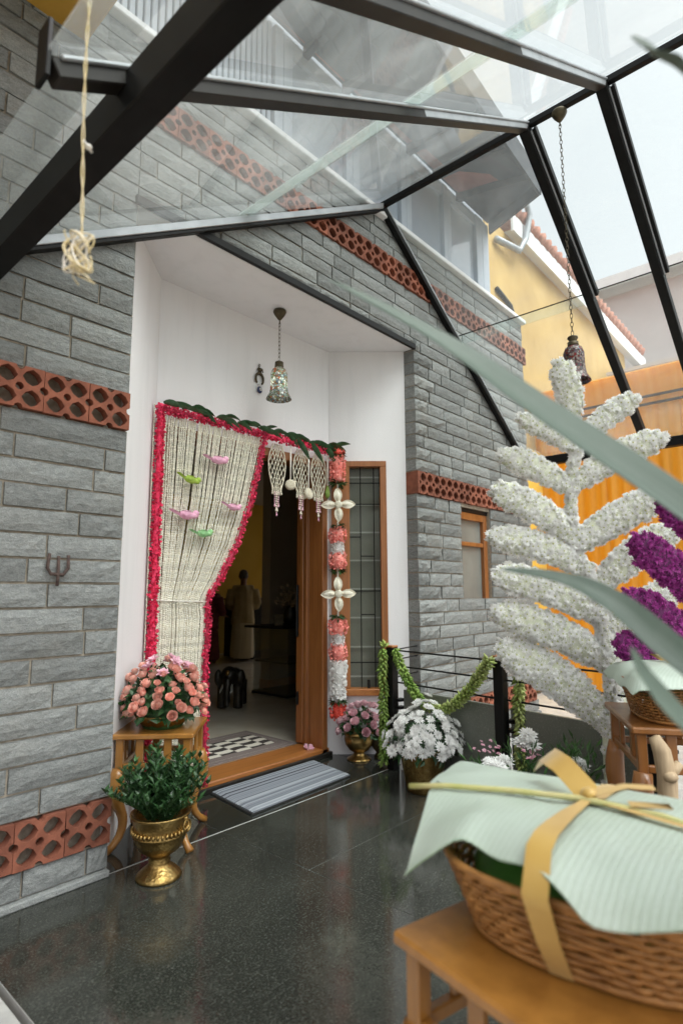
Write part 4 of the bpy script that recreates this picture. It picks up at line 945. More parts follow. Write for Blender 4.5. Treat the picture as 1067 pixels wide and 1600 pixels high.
# white chrysanthemums in a brass pot in front of the railing
vc = V((1.785, -.42, 0))
o = thing('white_chrysanthemum_pot', vc, 'big mound of white chrysanthemums in a wide brass pot by the railing post', 'flower arrangement')
part('pot', MB().lathe([(.10, 0), (.104, .012), (.11, .05), (.128, .14), (.14, .23), (.142, .25), (.13, .25), (.001, .2)], 40, Matrix.Translation(vc)), M['brass'], o)
m = MB(); foliage_dome(m, vc+V((0, 0, .25)), .185, .20, 300, .06, .03, 71, -.25); m.ell(vc+V((0, 0, .28)), (.15, .15, .13)); part('foliage', m, M['leaf'], o, kind='stuff')
random.seed(72)
for i, d in enumerate(dome_pts(135, 73, -.18, .98)):
    k = U(.78, 1.2); p = vc + V((d.x*.205*k, d.y*.205*k, .27+d.z*(.205 if d.z > 0 else .12)*k + (.05 if i < 9 else 0))); inst('chrysanthemum', random.choice(mum_me), frame_m(p, (d+V((0, 0, .3))+rdir()*.3).normalized(), U(0, 6), U(.030, .040)), o)

# ------------------------------------------------------------------ doormat, rug, fallen bloom
def flatmesh(name, corners, z0, z1, mat, label, cat, ribs=0):
    A, B, Cc, D = [V((x, y, 0)) for x, y in corners]          # A->B along, A->D across
    n = ribs*4 if ribs else 2; nu = 24; P = []
    for j in range(n+1):
        v = j/n; row = []
        for i in range(nu+1):
            u = i/nu; p = A.lerp(B, u).lerp(D.lerp(Cc, u), v); e = min(u, 1-u, v, 1-v)
            z = z1 + (.0022*math.cos(v*ribs*2*PI) if ribs else 0) - (.006 if e < 1e-6 else 0); row.append((p.x, p.y, z))
        P.append(row)
    m = MB().grid(P); nn = len(m.v); ring = [P[0][i] for i in range(nu+1)] + [P[j][nu] for j in range(1, n+1)] + [P[n][i] for i in range(nu-1, -1, -1)] + [P[j][0] for j in range(n-1, 0, -1)]
    m.add([r for r in ring] + [(r[0], r[1], z0) for r in ring], [(i, (i+1) % len(ring), len(ring)+(i+1) % len(ring), len(ring)+i) for i in range(len(ring))])
    uvs = [(i/nu, j/n) for j in range(n+1) for i in range(nu+1)] + [(0, 0)]*(len(m.v)-nn)
    o = part(name, m, mat, None); me = o.data; uvl = me.uv_layers.new(name='UVMap')
    for l in me.loops: uvl.data[l.index].uv = uvs[l.vertex_index]
    return props(o, label, cat)
dm = thing('doormat', (1.28, .29, 0), 'grey blue ribbed striped doormat outside the door', 'doormat')
b = MB().prism([(.83, .045), (1.69, .085), (1.77, .497), (.885, .495)], .001, .007); part('rubber_base', b, M['rubber'], dm)
o = flatmesh('striped_top', [(.845, .055), (1.688, .092), (1.76, .49), (.895, .488)], .007, .019, M['mat'], None, None, 22); o.parent = dm; o.matrix_parent_inverse = Matrix.Translation(-V(dm.location))
rg = thing('rug', (1.25, 1.06, .05), 'brown rug with a wavy black and cream pattern inside the doorway', 'rug')
part('rug_border', MB().bbox(.42, 1.885, .80, 1.40, .051, .060, .003), M['rugb'], rg)
o = flatmesh('rug_field', [(.48, .845), (1.835, .845), (1.835, 1.345), (.48, 1.345)], .0605, .064, M['rug'], None, None); o.parent = rg; o.matrix_parent_inverse = Matrix.Translation(-V(rg.location))
o = part('fallen_bloom', mum(.04, ((5, 1., .5), (4, .8, .8)), .9, seed=3), M['lily'], None); o.location = (1.83, .62, .058); o.rotation_euler = (.5, -.3, .4); props(o, 'single pale pink fallen bloom on the wooden threshold', 'flower')
o = part('fallen_petal', MB().ell((1.62, .17, .004), (.012, .008, .004), 8, 5), M['lily'], None); props(o, 'tiny pale petal on the dark floor between doormat and rose vase', 'petal')

# ------------------------------------------------------------------ railing with granite slabs, wires, posts
rail = thing('porch_railing', (1.94, -.8, 0), 'black post and wire railing with grey granite slab panels along the porch edge', 'railing')
P1, P2, P3 = V((2.0, -.03, 0)), V((1.875, -.905, 0)), V((1.755, -1.745, 0))
rd = (P2-P1).normalized(); rn = V((-rd.y, rd.x, 0)); rn = rn if rn.x > 0 else -rn
def rbox(m, o, s0, s1, n0, n1, z0, z1, b=.003):
    Mx = Matrix(((rd.x, rn.x, 0, o.x), (rd.y, rn.y, 0, o.y), (0, 0, 1, 0), (0, 0, 0, 1))); return m.bbox(s0, s1, n0, n1, z0, z1, b, Mx)
for p in (P1, P2, P3):
    part('post', rbox(MB(), p, -.032, .032, -.028, .028, 0, .81), M['black'], rail); part('post_cap', rbox(MB(), p, -.034, .034, -.03, .03, .81, .825, .004), M['teakx'], rail)
    for zz in (.45, .40): part('bracket', rbox(MB(), p, .02, .07, .0, .06, zz, zz+.018), M['steel'], rail)
d12 = (P2-P1).length
part('granite_slab', rbox(MB(), P1, .07, d12-.06, .035, .06, .02, .53), M['slab'], rail); part('granite_slab', rbox(MB(), P2, .035, d12-.04, .035, .06, .02, .53), M['slab'], rail)
part('white_edge', rbox(MB(), P2, -.055, -.012, .036, .058, .02, .30), M['whitep'], rail); part('white_edge', rbox(MB(), P1, .035, .06, .036, .058, -.1, .22), M['whitep'], rail)
for zz in (.79, .685, .575): part('wire', MB().tube([P1 + rn*.02 + V((0, 0, zz)) - rd*.0, P2 + rn*.02 + V((0, 0, zz)), P3 + rn*.02 + V((0, 0, zz))], .0055, 6), M['steel'], rail)
for zz in (.79, .72, .60): part('wire', MB().tube([P1 + V((0, 0, zz)), (2.40, .03, zz+.0)], .0045, 6), M['steel'], rail)

# green bud garlands draped over the posts
gar = thing('green_garland', (1.9, -.4, .05), 'pale green bud garland looped over the two black railing posts', 'garland')
def bud_rope(pts, rad, mat, name, seed, spacing=.0075):
    random.seed(seed); m = MB(); pts = [V(p) for p in pts]; k = 0
    for a, b in zip(pts, pts[1:]):
        L = (b-a).length; t = (b-a).normalized(); u = t.orthogonal().normalized(); w = t.cross(u); n = max(1, int(L/spacing*2.6))
        for i in range(n):
            an = k*2.39996 + U(-.3, .3); k += 1; q = u*math.cos(an)+w*math.sin(an); p = a.lerp(b, (i+R())/n); d = (q + t*.75 + rdir()*.18).normalized(); Lb = rad*U(1., 1.25); s = d.orthogonal().normalized(); s2 = d.cross(s); rr = rad*.25
            c = p + d*Lb*.62
            m.add([p, c+s*rr, c+s2*rr, c-s*rr, c-s2*rr, p+d*Lb*1.12], [(0,2,1),(0,3,2),(0,4,3),(0,1,4),(1,2,5),(2,3,5),(3,4,5),(4,1,5)], None, True)
    return part(name, m, mat, gar)
tp1 = P1 + V((0, 0, .835)); tp2 = P2 + V((0, 0, .835))
lf = -rd*.0 - rn*.0
hangL = P1 - rt*.062
bud_rope([hangL + V((0, 0, .81-.04*i)) + V((.004*math.sin(i), .004*math.cos(i*1.3), 0)) for i in range(20)], .044, M['buddark'], 'hanging_strand', 81)
sw = []
s0 = P1 + rt*.055 + V((0, 0, .81)); e0 = P2 - rt*.03 + V((0, 0, .80))
for i in range(25):
    t = i/24; p = s0.lerp(e0, t); sag = .42*4*t*(1-t)*(1.18-.36*t); p.z -= sag*.82; p -= rn*.05; sw.append(p)
bud_rope([hangL+V((0, 0, .80)), hangL+V((.01, 0, .83))], .04, M['bud'], 'loop_top', 82); bud_rope(sw[:9], .041, M['buddark'], 'swag', 83); bud_rope(sw[8:], .043, M['bud'], 'swag', 84)
hangR = P2 + rt*.09 - V((fw.x, fw.y, 0))*.05
bud_rope([hangR + V((0, 0, .80-.04*i)) + V((.004*math.sin(i*1.7), .004*math.cos(i), 0)) for i in range(19)], .045, M['bud'], 'hanging_strand', 85)

# ------------------------------------------------------------------ giant flower ferns
def fern(name, label, origin, stem, leaves, core, stem_core, tmpl, tmesh, bloom, nparts, mat, seed, tilt=.06, group='giant flower ferns', bloom_r=.0235):
    """u runs along the camera-side horizontal, v is height; the board stands upright at origin"""
    n0 = -V((fw.x, fw.y, 0)).normalized()
    base = V((origin[0], origin[1], 0)); P = lambda u, v, d=0: base + rt*u + V((0, 0, v)) + n0*d
    o = thing(name, P(*stem[0]) * 1.0, label, 'flower fern', group); o.location.z = 0; random.seed(seed)
    cand = []; rest = MB()
    def body(ctrl, widths, thick, nm):
        m = MB(); n = len(ctrl); k = 12; vs = []; rows = []
        for i in range(n):
            a = ctrl[max(i-1, 0)]; b = ctrl[min(i+1, n-1)]; t = (b-a).normalized(); side = t.cross(n0).normalized(); nn = side.cross(t).normalized(); nn = nn if nn.dot(n0) > 0 else -nn
            ring = []
            for q in range(k):
                an = 2*PI*q/k; ring.append(ctrl[i] + side*widths[i]*math.cos(an) + nn*thick*math.sin(an))
            rows.append((ctrl[i], side, nn, widths[i])); vs += ring
        m.add(vs, [(i*k+q, i*k+(q+1) % k, (i+1)*k+(q+1) % k, (i+1)*k+q) for i in range(n-1) for q in range(k)] + [tuple(range(k)), tuple((n-1)*k+q for q in range(k))], None, True)
        ob = part(nm, m, core, o)
        # blooms over the surface, front dense, back sparse
        L = sum((ctrl[i+1]-ctrl[i]).length for i in range(n-1)); st = bloom_r*1.34
        ns = max(2, int(L/st))
        for i in range(ns+1):
            f = (i+.5*((i % 2)*.3))/max(ns, 1)*(n-1); f = min(f, n-1.001); j = int(f); q = f-j
            c = rows[j][0].lerp(rows[j+1][0], q); w = rows[j][3]*(1-q)+rows[j+1][3]*q; side, nn = rows[j][1], rows[j][2]
            per = PI*(w+thick)/2*1.0; na = max(2, int(per/st+.5))
            for front in (1, -1):
                if front < 0 and i % 2: continue
                for a in range(na+1 if front > 0 else na//2):
                    an = PI*((a+.5*(i % 2))/max(na, 1))
                    an = .10*PI + .80*min(an, PI) + U(-.10, .10)
                    if front < 0: an = -an
                    nv = (side*math.cos(an)*thick + nn*math.sin(an)*w); nv = nv.normalized() if nv.length > 1e-6 else nn
                    p = c + side*w*math.cos(an) + nn*thick*math.sin(an) + rdir()*bloom_r*.16
                    cand.append((math.sin(an)*front + U(-.3, .3), p, (nv + rdir()*.38).normalized(), ob))
    ctrl = [P(u, v) for u, v in stem]; body([ctrl[0].lerp(ctrl[1], .0)] + ctrl[1:], [.026]*len(ctrl), .026, 'stem')
    for (bu, bv), (tu, tv), w in leaves:
        tl = U(-.5, 1)*tilt; A, B = P(bu, bv, .005), P(tu, tv, tl); pts = []; ws = []
        side2 = (B-A).cross(n0).normalized(); bend = U(.03, .07)*(B-A).length; sgn = 1 if side2.z > 0 else -1
        for i in range(15):
            t = i/14; pts.append(A.lerp(B, t) + side2*sgn*bend*math.sin(PI*t)); ws.append(max((w-bloom_r*1.0)/2*((.55+.45*math.sin(PI/2*min(t/.5, 1))) if t < .75 else (1-((t-.75)/.265)**2)**.5), .014))
        body(pts, ws, .024, 'leaflet')
    cand.sort(key=lambda c: -c[0])
    for i, (s, p, n, ob) in enumerate(cand):
        Mx = frame_m(p - n*bloom_r*.1, n, U(0, 6), bloom_r*U(.85, 1.15))
        if i < nparts: inst(bloom, random.choice(tmesh), Mx, ob)
        else: rest.mb(random.choice(tmpl), Mx)
    part(bloom + 's', rest, mat, o, kind='stuff'); print(name, len(cand))
    eyes = MB()
    for i, (s, p, n, ob) in enumerate(cand):
        if s > -.2 and R() < .75: eyes.ell((0, 0, 0), (1, 1, .5), 6, 4, frame_m(p + n*bloom_r*.18, n, 0, bloom_r*.17))
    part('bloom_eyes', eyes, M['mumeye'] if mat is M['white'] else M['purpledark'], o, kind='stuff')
STEM = [(1.275, .02), (1.289, .573), (1.315, .74), (1.3, .937), (1.258, 1.134), (1.24, 1.271), (1.178, 1.41), (1.169, 1.603), (1.188, 1.83), (1.232, 1.958), (1.206, 2.147)]
LEAF = [((1.203, 2.085), (1.124, 2.375), .162), ((1.216, 1.914), (.919, 2.086), .123), ((1.172, 1.712), (.821, 1.905), .149), ((1.168, 1.465), (.757, 1.704), .168), ((1.245, 1.297), (.736, 1.473), .162), ((1.289, 1.065), (.754, 1.279), .175), ((1.328, .832), (.751, 1.098), .185), ((1.288, .558), (.776, .926), .207), ((1.236, 1.965), (1.542, 2.198), .136), ((1.189, 1.729), (1.638, 1.97), .156), ((1.171, 1.416), (1.629, 1.678), .175)]
fern('white_flower_fern', 'tall white chrysanthemum fern with long leaflets standing beside the railing', (.87, -.576), STEM, LEAF, M['foam'], M['foam'], mum_t, mum_me, 'chrysanthemum', 300, M['white'], 91)
L2 = [((1.42, 1.225), (1.851, 1.526), .2), ((1.475, .982), (1.88, 1.224), .178), ((1.463, .794), (1.808, .981), .178), ((1.50, .62), (1.85, .78), .17)]
fern('white_flower_fern', 'second white chrysanthemum fern half hidden behind the purple leaflets', (1.093, -.376), [(1.46, .02), (1.48, .6), (1.46, .9), (1.43, 1.2)], L2, M['foam'], M['foam'], mum_t, mum_me, 'chrysanthemum', 90, M['white'], 92)
L3 = [((1.713, 1.331), (1.429, 1.606), .171), ((1.675, 1.079), (1.277, 1.419), .183), ((1.642, .86), (1.227, 1.178), .166), ((1.589, .70), (1.208, .984), .166)]
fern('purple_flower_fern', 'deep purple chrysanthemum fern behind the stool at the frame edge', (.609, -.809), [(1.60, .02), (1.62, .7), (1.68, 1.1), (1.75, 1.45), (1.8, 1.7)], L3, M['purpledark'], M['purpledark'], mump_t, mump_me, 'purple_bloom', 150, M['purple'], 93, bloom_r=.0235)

# ------------------------------------------------------------------ stools with wrapped baskets
def basket(c, ang, a, b, h, label, leaf_fn, rib_pts, ribbons, bow, rows=11, stakes=44):
    """wicker tray: superellipse a x b at the rim, wrapped in a banana leaf tied with ribbon"""
    o = thing('wicker_basket', c, label, 'basket', 'leaf wrapped gift baskets')
    T = Matrix.Translation(V(c)) @ Matrix.Rotation(ang, 4, 'Z')
    def sup(t, k):                                            # k 0 bottom .. 1 rim
        f = .80+.20*k; x = math.copysign(abs(math.cos(t))**.72, math.cos(t)); y = math.copysign(abs(math.sin(t))**.72, math.sin(t)); return x*a*f, y*b*f
    def pt(t, k, off=0): x, y = sup(t, k); r = math.hypot(x, y); return T @ V((x*(1+off/r), y*(1+off/r), .008+(h-.008)*k))
    NS2 = stakes*4
    for i in range(rows):
        k = (i+.3)/rows; sgn = 1 if i % 2 else -1
        part('weaver', MB().tube([pt(2*PI*j/NS2, k, sgn*.0035*math.sin(PI*j/2+.0)) + V((0, 0, .0012*math.sin(j*.9+i))) for j in range(NS2)], h/rows*.40, 5, closed=True), M['wicker'], o)
    for s in range(stakes): part('stake', MB().tube([pt(2*PI*(s*4)/NS2, .0), pt(2*PI*(s*4)/NS2, .5), pt(2*PI*(s*4)/NS2, 1.)], .0032, 5), M['wicker'], o)
    for e, q in ((0, .006), (.35, .007)): part('rim' if e else 'base_ring', MB().tube([pt(2*PI*j/64, 1. if e else .02, .002) for j in range(64)], q, 6, closed=True), M['wicker'], o)
    part('basket_floor', MB().prism([tuple((T.inverted() @ pt(2*PI*j/48, 0))[:2]) for j in range(48)], .002, .008, T), M['wicker'], o)
    part('filling', MB().ell((0, 0, h*.72), (a*.86, b*.86, h*.42), 24, 10, T), M['bananadark'], o)
    P = leaf_fn(T); lf = MB().grid(P); lo = MB().grid([[(p[0], p[1], p[2]-.003) for p in r] for r in P])
    lf.mb(lo); ob = part('banana_leaf', lf, M['banana'], o)
    if rib_pts: part('leaf_midrib', MB().tube([T @ V(p) for p in rib_pts], [.006]*(len(rib_pts)-1)+[.004], 7), M['rib'], o)
    for pts, w in ribbons:
        pts = [V(p) for p in pts]; L, Rr = [], []
        for i, p in enumerate(pts):
            p, sdir = p, w[i] if isinstance(w, list) else w
            L.append(T @ (p - V(sdir))); Rr.append(T @ (p + V(sdir)))
        part('ribbon', MB().grid([L, Rr]).grid([[q+V((0, 0, -.001)) for q in L], [q+V((0, 0, -.001)) for q in Rr]]), M['ribbon'], o)
    if bow: part('ribbon_knot', MB().ell(T @ V(bow), (.016, .016, .012), 12, 8), M['ribbon'], o)
    return o
# near stool and basket
SA = math.radians(-13); st_c = V((-.2255, -2.13, 0))
stool((st_c.x, st_c.y), SA, .42, .57, .56, M['stool'], 'honey brown stool in the near corner carrying the large leaf wrapped basket')
def lerp_tab(tab, q):
    if q <= tab[0][0]: return tab[0][1]
    for (a, x), (b, y) in zip(tab, tab[1:]):
        if a <= q <= b: return x + (y-x)*(q-a)/(b-a)
    return tab[-1][1]
def leaf_z(x, y):
    q = max((abs(x)/(.27 if x < 0 else .34))**2.4, (abs(y)/.47)**2.6, 0) + .15*(x*x+y*y)
    d = min(max((y-.19)/.10, 0), 1)*min(max((-x-.03)/.17, 0), 1)
    return .142 + .074*math.sqrt(max(0, 1-q)) - max(0, q-1)*.05 - .075*d
XLT = [(-.40, -.25), (-.24, -.235), (-.17, -.245), (-.05, -.26), (.03, -.225), (.10, -.205), (.165, -.175), (.20, -.18), (.24, -.205), (.285, -.225), (.33, -.16), (.42, -.05)]
def leaf_near(T):
    P = []; nu, nv = 34, 40
    for i in range(nu+1):
        u = i/nu; row = []
        for j in range(nv+1):
            v = j/nv; xm = -.245 + .53*u; ye = lerp_tab([(-.245, .285), (-.08, .335), (.03, .37), (.22, .40), (.3, .40)], xm); y = -.37 + (ye+.37)*v
            xl = lerp_tab(XLT, y) if u < .5 else -.245; x = xl + (.285-xl)*u; e = max(0, 1-u*3.2)
            z = leaf_z(x, y) + e*e*(.011*math.sin(y*26+.9) - .012) + .004*noise.noise(V((x*12, y*12, 1.3)))
            row.append(T @ V((x, y, z)))
        P.append(row)
    return P
def rp(x, y, dz=.006): return (x, y, leaf_z(x, y)+dz)
basket((-.125, -2.105, .56), math.radians(6), .205, .27, .135, 'large wicker basket under a pale banana leaf tied with gold ribbon, closest to the camera', leaf_near,
       [(-.02, .385, .20), (-.008, .30, .213), (.012, .158, .224), (.035, .02, .228), (.04, -.12, .222), (.045, -.36, .18)],
       [([rp(.046, .013, .012), rp(0, .02, .010), rp(-.06, .026, .013), rp(-.12, .03, .018), rp(-.17, .033, .024), rp(-.21, .034, .024), (-.242, .034, .152), (-.226, .034, .125), (-.205, .028, .07), (-.172, .018, .006)], [(.0, .008, 0), (0, .011, 0), (0, .015, 0), (0, .018, 0), (0, .020, 0), (0, .021, 0), (0, .022, 0), (0, .022, 0), (0, .021, 0), (0, .020, 0)]),
        ([rp(.046, .013, .01), rp(.14, .01), rp(.22, .005), rp(.27, .0)], (0, .022, 0)),
        ([(.046, .013, .236), (.09, .075, .272), (.135, .12, .276), (.155, .14, .245)], (.016, -.014, .012)),
        ([(.046, .013, .236), (.07, -.05, .256), (.085, -.10, .258), (.06, -.13, .236), (.045, -.06, .232)], (.014, .006, .0)),
        ([rp(.046, .013, .012), rp(.02, -.09, .01), rp(.0, -.20, .01)], (.008, -.002, .0))], (.046, .013, .236), 10, 40)
# second stool and basket by the fern
d2 = V((-.459, -.246, 0)).normalized(); e2 = V((.41, -.91, 0)).normalized(); s2c = V((1.515, -1.595, 0)) + d2*.26 + e2*.21
ang2 = math.atan2(d2.y, d2.x)
stool((s2c.x, s2c.y), ang2, .52, .42, .70, M['stool2'], 'reddish brown tall stool under the basket by the flower ferns')
def leaf_far(T):
    P = []; nu, nv = 18, 18; a, b, h = .25, .19, .15
    for i in range(nu+1):
        u = -1+2*i/nu; row = []
        for j in range(nv+1):
            v = -1+2*j/nv; x = u*.27; y = v*.215; q = max(abs(x)/a, abs(y)/b); z = h + .018 + .04*math.sqrt(max(0, 1-min(q, 1)**2)) - max(0, q-1.0)*.3 + .006*math.sin(u*8+v*3)*max(abs(u), abs(v))
            row.append(T @ V((x, y, z)))
        P.append(row)
    return P
bc2 = s2c + V((-.02, -.02, .70))
basket(bc2, ang2, .25, .19, .15, 'smaller wicker basket with banana leaf and gold bow on the stool by the ferns', leaf_far, None,
       [([(.0, .0, .204), (.02, .08, .197), (.04, .16, .172), (.05, .205, .13), (.045, .185, .02)], (.018, 0, 0)), ([(.0, .0, .204), (-.08, .02, .198), (-.16, .03, .18), (-.24, .04, .15)], (0, .016, 0)),
        ([(0, 0, .208), (.06, .05, .235), (.10, .06, .232), (.07, .02, .21)], (.008, -.016, 0)), ([(0, 0, .208), (-.06, -.03, .236), (-.11, -.04, .232), (-.07, -.01, .21)], (.006, .016, 0))], (0, 0, .208), 13, 40)

# rough branch post in front of the second stool
lp = V((1.02, -1.96, 0)); o = thing('branch_post', lp, 'rough pale driftwood branch standing in front of the second stool', 'branch'); random.seed(4)
part('stem', MB().tube([lp + V((.0, .0, 0)), lp+V((.008, -.004, .2)), lp+V((-.004, .006, .4)), lp+V((.002, .002, .56)), lp+V((-.004, .012, .64)), lp+V((-.012, .03, .685))], [.034, .03, .032, .033, .03, .020], 9), M['branch'], o)
part('knot', MB().ell(lp+V((-.015, -.012, .56)), (.026, .026, .02), 10, 7).tube([lp+V((0, 0, .55)), lp+V((.03, -.035, .60))], [.022, .015], 8), M['branch'], o)

# low flowers at the foot of the fern, in front of the slabs
def low_plant(name, p, h, label, blooms, green=120, cat='flower arrangement'):
    o = thing(name, p, label, cat); p = V(p)
    part('pot', MB().lathe([(.05, 0), (.06, .06), (.07, .12), (.062, .12), (.001, .1)], 20, Matrix.Translation(p)), M['brassdark'], o)
    m = MB(); random.seed(int(abs(p.x*1000)))
    for _ in range(green):
        a = U(0, 2*PI); l = U(.0, .55); d = V((math.cos(a)*l, math.sin(a)*l, 1)); q = p + V((0, 0, .1)) + d*U(.2, 1)*(h-.12); leafquad(m, q, d+rdir()*.7, rdir(), U(.04, .07), .014)
    part('foliage', m, M['leafmid'], o, kind='stuff')
    for me, n, r, zz, sp in blooms:
        for k in range(n): inst(me[0].name.split('.')[0], random.choice(me), frame_m(p+V((U(-sp, sp), U(-sp, sp), zz+U(-.03, .03))), V((U(-.4, .2), U(-.6, .1), .8)).normalized(), U(0, 6), r*U(.8, 1.15)), o)
low_plant('low_flower_pot', (1.56, -1.20, 0), .44, 'low bunch of pink and white blooms with wispy greens before the granite slab', [(mum_me, 4, .05, .46, .05), (lily_me, 10, .016, .40, .05)])
low_plant('low_flower_pot', (1.63, -1.40, 0), .46, 'bushy green pot with one white chrysanthemum at the foot of the fern', [(mum_me, 3, .045, .37, .045)], 260)
low_plant('white_bunch', (1.42, -1.10, 0), .34, 'low white chrysanthemum bunch just peeking over the near basket leaf', [(mum_me, 12, .05, .34, .07)], 60)
low_plant('filler_bunch', (1.50, -1.00, 0), .38, 'dusty pink filler sprigs beside the low white bunch', [(lily_me, 14, .011, .40, .06)], 60)

# ------------------------------------------------------------------ strap leaf plant close to the camera
sp = thing('strap_leaf_plant', (-.15, -2.62, 0), 'grey green strap leaved plant arching across the near corner', 'plant')
def strap(pts, w, seed, twist=.0, th=.0015):
    pts = [V(p) for p in pts]; n = 26; c = []
    for i in range(n):                                            # Catmull-Rom through the spine points
        f = i/(n-1)*(len(pts)-1); j = min(int(f), len(pts)-2); t = f-j; p0, p1, p2, p3 = pts[max(j-1, 0)], pts[j], pts[j+1], pts[min(j+2, len(pts)-1)]
        c.append(.5*((2*p1) + (p2-p0)*t + (2*p0-5*p1+4*p2-p3)*t*t + (3*p1-p0-3*p2+p3)*t**3))
    A, B = [], []
    for i in range(n):
        t = i/(n-1); tg = (c[min(i+1, n-1)]-c[max(i-1, 0)]).normalized(); s = tg.cross(V((-.55, -.25, .8))).normalized(); nn = s.cross(tg)
        ww = w*min(1, ((1-t)*1.9)**.75)*(1 if t > .1 else .75+2.5*t)*.5; row = [c[i] + s*ww*q + nn*abs(q)*ww*.28 for q in (-1, -.5, 0, .5, 1)]; A.append(row); B.append([p - nn*th for p in row])
    ob = part('leaf_blade', MB().grid(A).grid(B), M['blade'], sp); uvl = ob.data.uv_layers.new(name='UVMap')
    for l in ob.data.loops: k = l.vertex_index % (n*5); uvl.data[l.index].uv = ((k % 5)/4, (k//5)/n)
base = V((-.15, -2.62, 1.02))
strap([base, (-0.344, -2.461, 1.193), (-0.426, -2.363, 1.306), (-0.528, -2.218, 1.449), (-0.604, -2.097, 1.572), (-0.693, -1.946, 1.694)], .088, 1)
strap([base, (-0.308, -2.436, 1.018), (-0.359, -2.334, 1.097), (-0.391, -2.255, 1.178), (-0.406, -2.185, 1.217), (-0.438, -2.093, 1.236)], .062, 2)
strap([base, (-0.423, -2.416, 0.958), (-0.514, -2.362, 1.041), (-0.548, -2.334, 1.095), (-0.565, -2.323, 1.133)], .040, 3)
strap([base, (-0.418, -2.510, 1.539), (-0.529, -2.462, 1.765), (-0.569, -2.431, 1.832), (-0.596, -2.405, 1.856), (-0.607, -2.385, 1.889)], .07, 4)
part('stalk', MB().tube([(-.12, -2.66, 0), (-.13, -2.64, .5), base + V((0, -.01, .02))], [.035, .03, .022], 10), M['branch'], sp)
part('planter', MB().lathe([(.13, 0), (.15, .02), (.17, .3), (.18, .34), (.165, .34), (.15, .28), (.001, .28)], 28, Matrix.Translation((-.12, -2.66, 0))), M['terra'], sp)

# ------------------------------------------------------------------ inside the doorway
def blob(name, parts_, mat, parent, vox=.018, **kw):
    """overlapping capsules and ellipsoids fused into one skin"""
    m = MB()
    for q in parts_: 
        if q[0] == 'e': m.ell(q[1], q[2], 14, 10)
        else: m.tube(q[1], q[2], 10)
    o = part(name, m, mat, parent, **kw); r = o.modifiers.new('skin', 'REMESH'); r.mode = 'VOXEL'; r.voxel_size = vox; r.use_smooth_shade = True
    s = o.modifiers.new('soft', 'SMOOTH'); s.iterations = 4; return o
E0 = V((2.41, 2.30, .05)); L3_ = lambda x, y, z: E0 + V((.67*x + .74*y, -.74*x + .67*y, z))    # y points away from the door camera
el = thing('elephant_statue', E0, 'dark carved elephant statue standing on the floor inside the hall', 'statue')
q = []
q.append(('e', L3_(0, .10, .27), (.13, .15, .12))); q.append(('e', L3_(0, -.08, .32), (.085, .085, .10)))
q.append(('t', [L3_(0, -.15, .30), L3_(0, -.19, .20), L3_(.0, -.19, .10), L3_(.01, -.21, .05)], [.05, .036, .026, .02]))
for sx in (-1, 1):
    q.append(('t', [L3_(sx*.075, .0, .25), L3_(sx*.08, -.01, .12), L3_(sx*.08, -.01, .0)], [.055, .048, .052])); q.append(('t', [L3_(sx*.08, .2, .25), L3_(sx*.085, .21, .12), L3_(sx*.085, .21, 0)], [.06, .05, .052]))
    q.append(('e', L3_(sx*.115, -.04, .30), (.045, .03, .085)))
blob('body', q, M['bronzeel'], el, .012)
for sx in (-1, 1): part('tusk', MB().tube([L3_(sx*.04, -.16, .25), L3_(sx*.055, -.22, .20), L3_(sx*.05, -.27, .19)], [.012, .009, .003], 7), M['slat'], el)
part('forehead_ornament', MB().ell(L3_(0, -.165, .36), (.022, .022, .028), 10, 8), M['brass'], el)
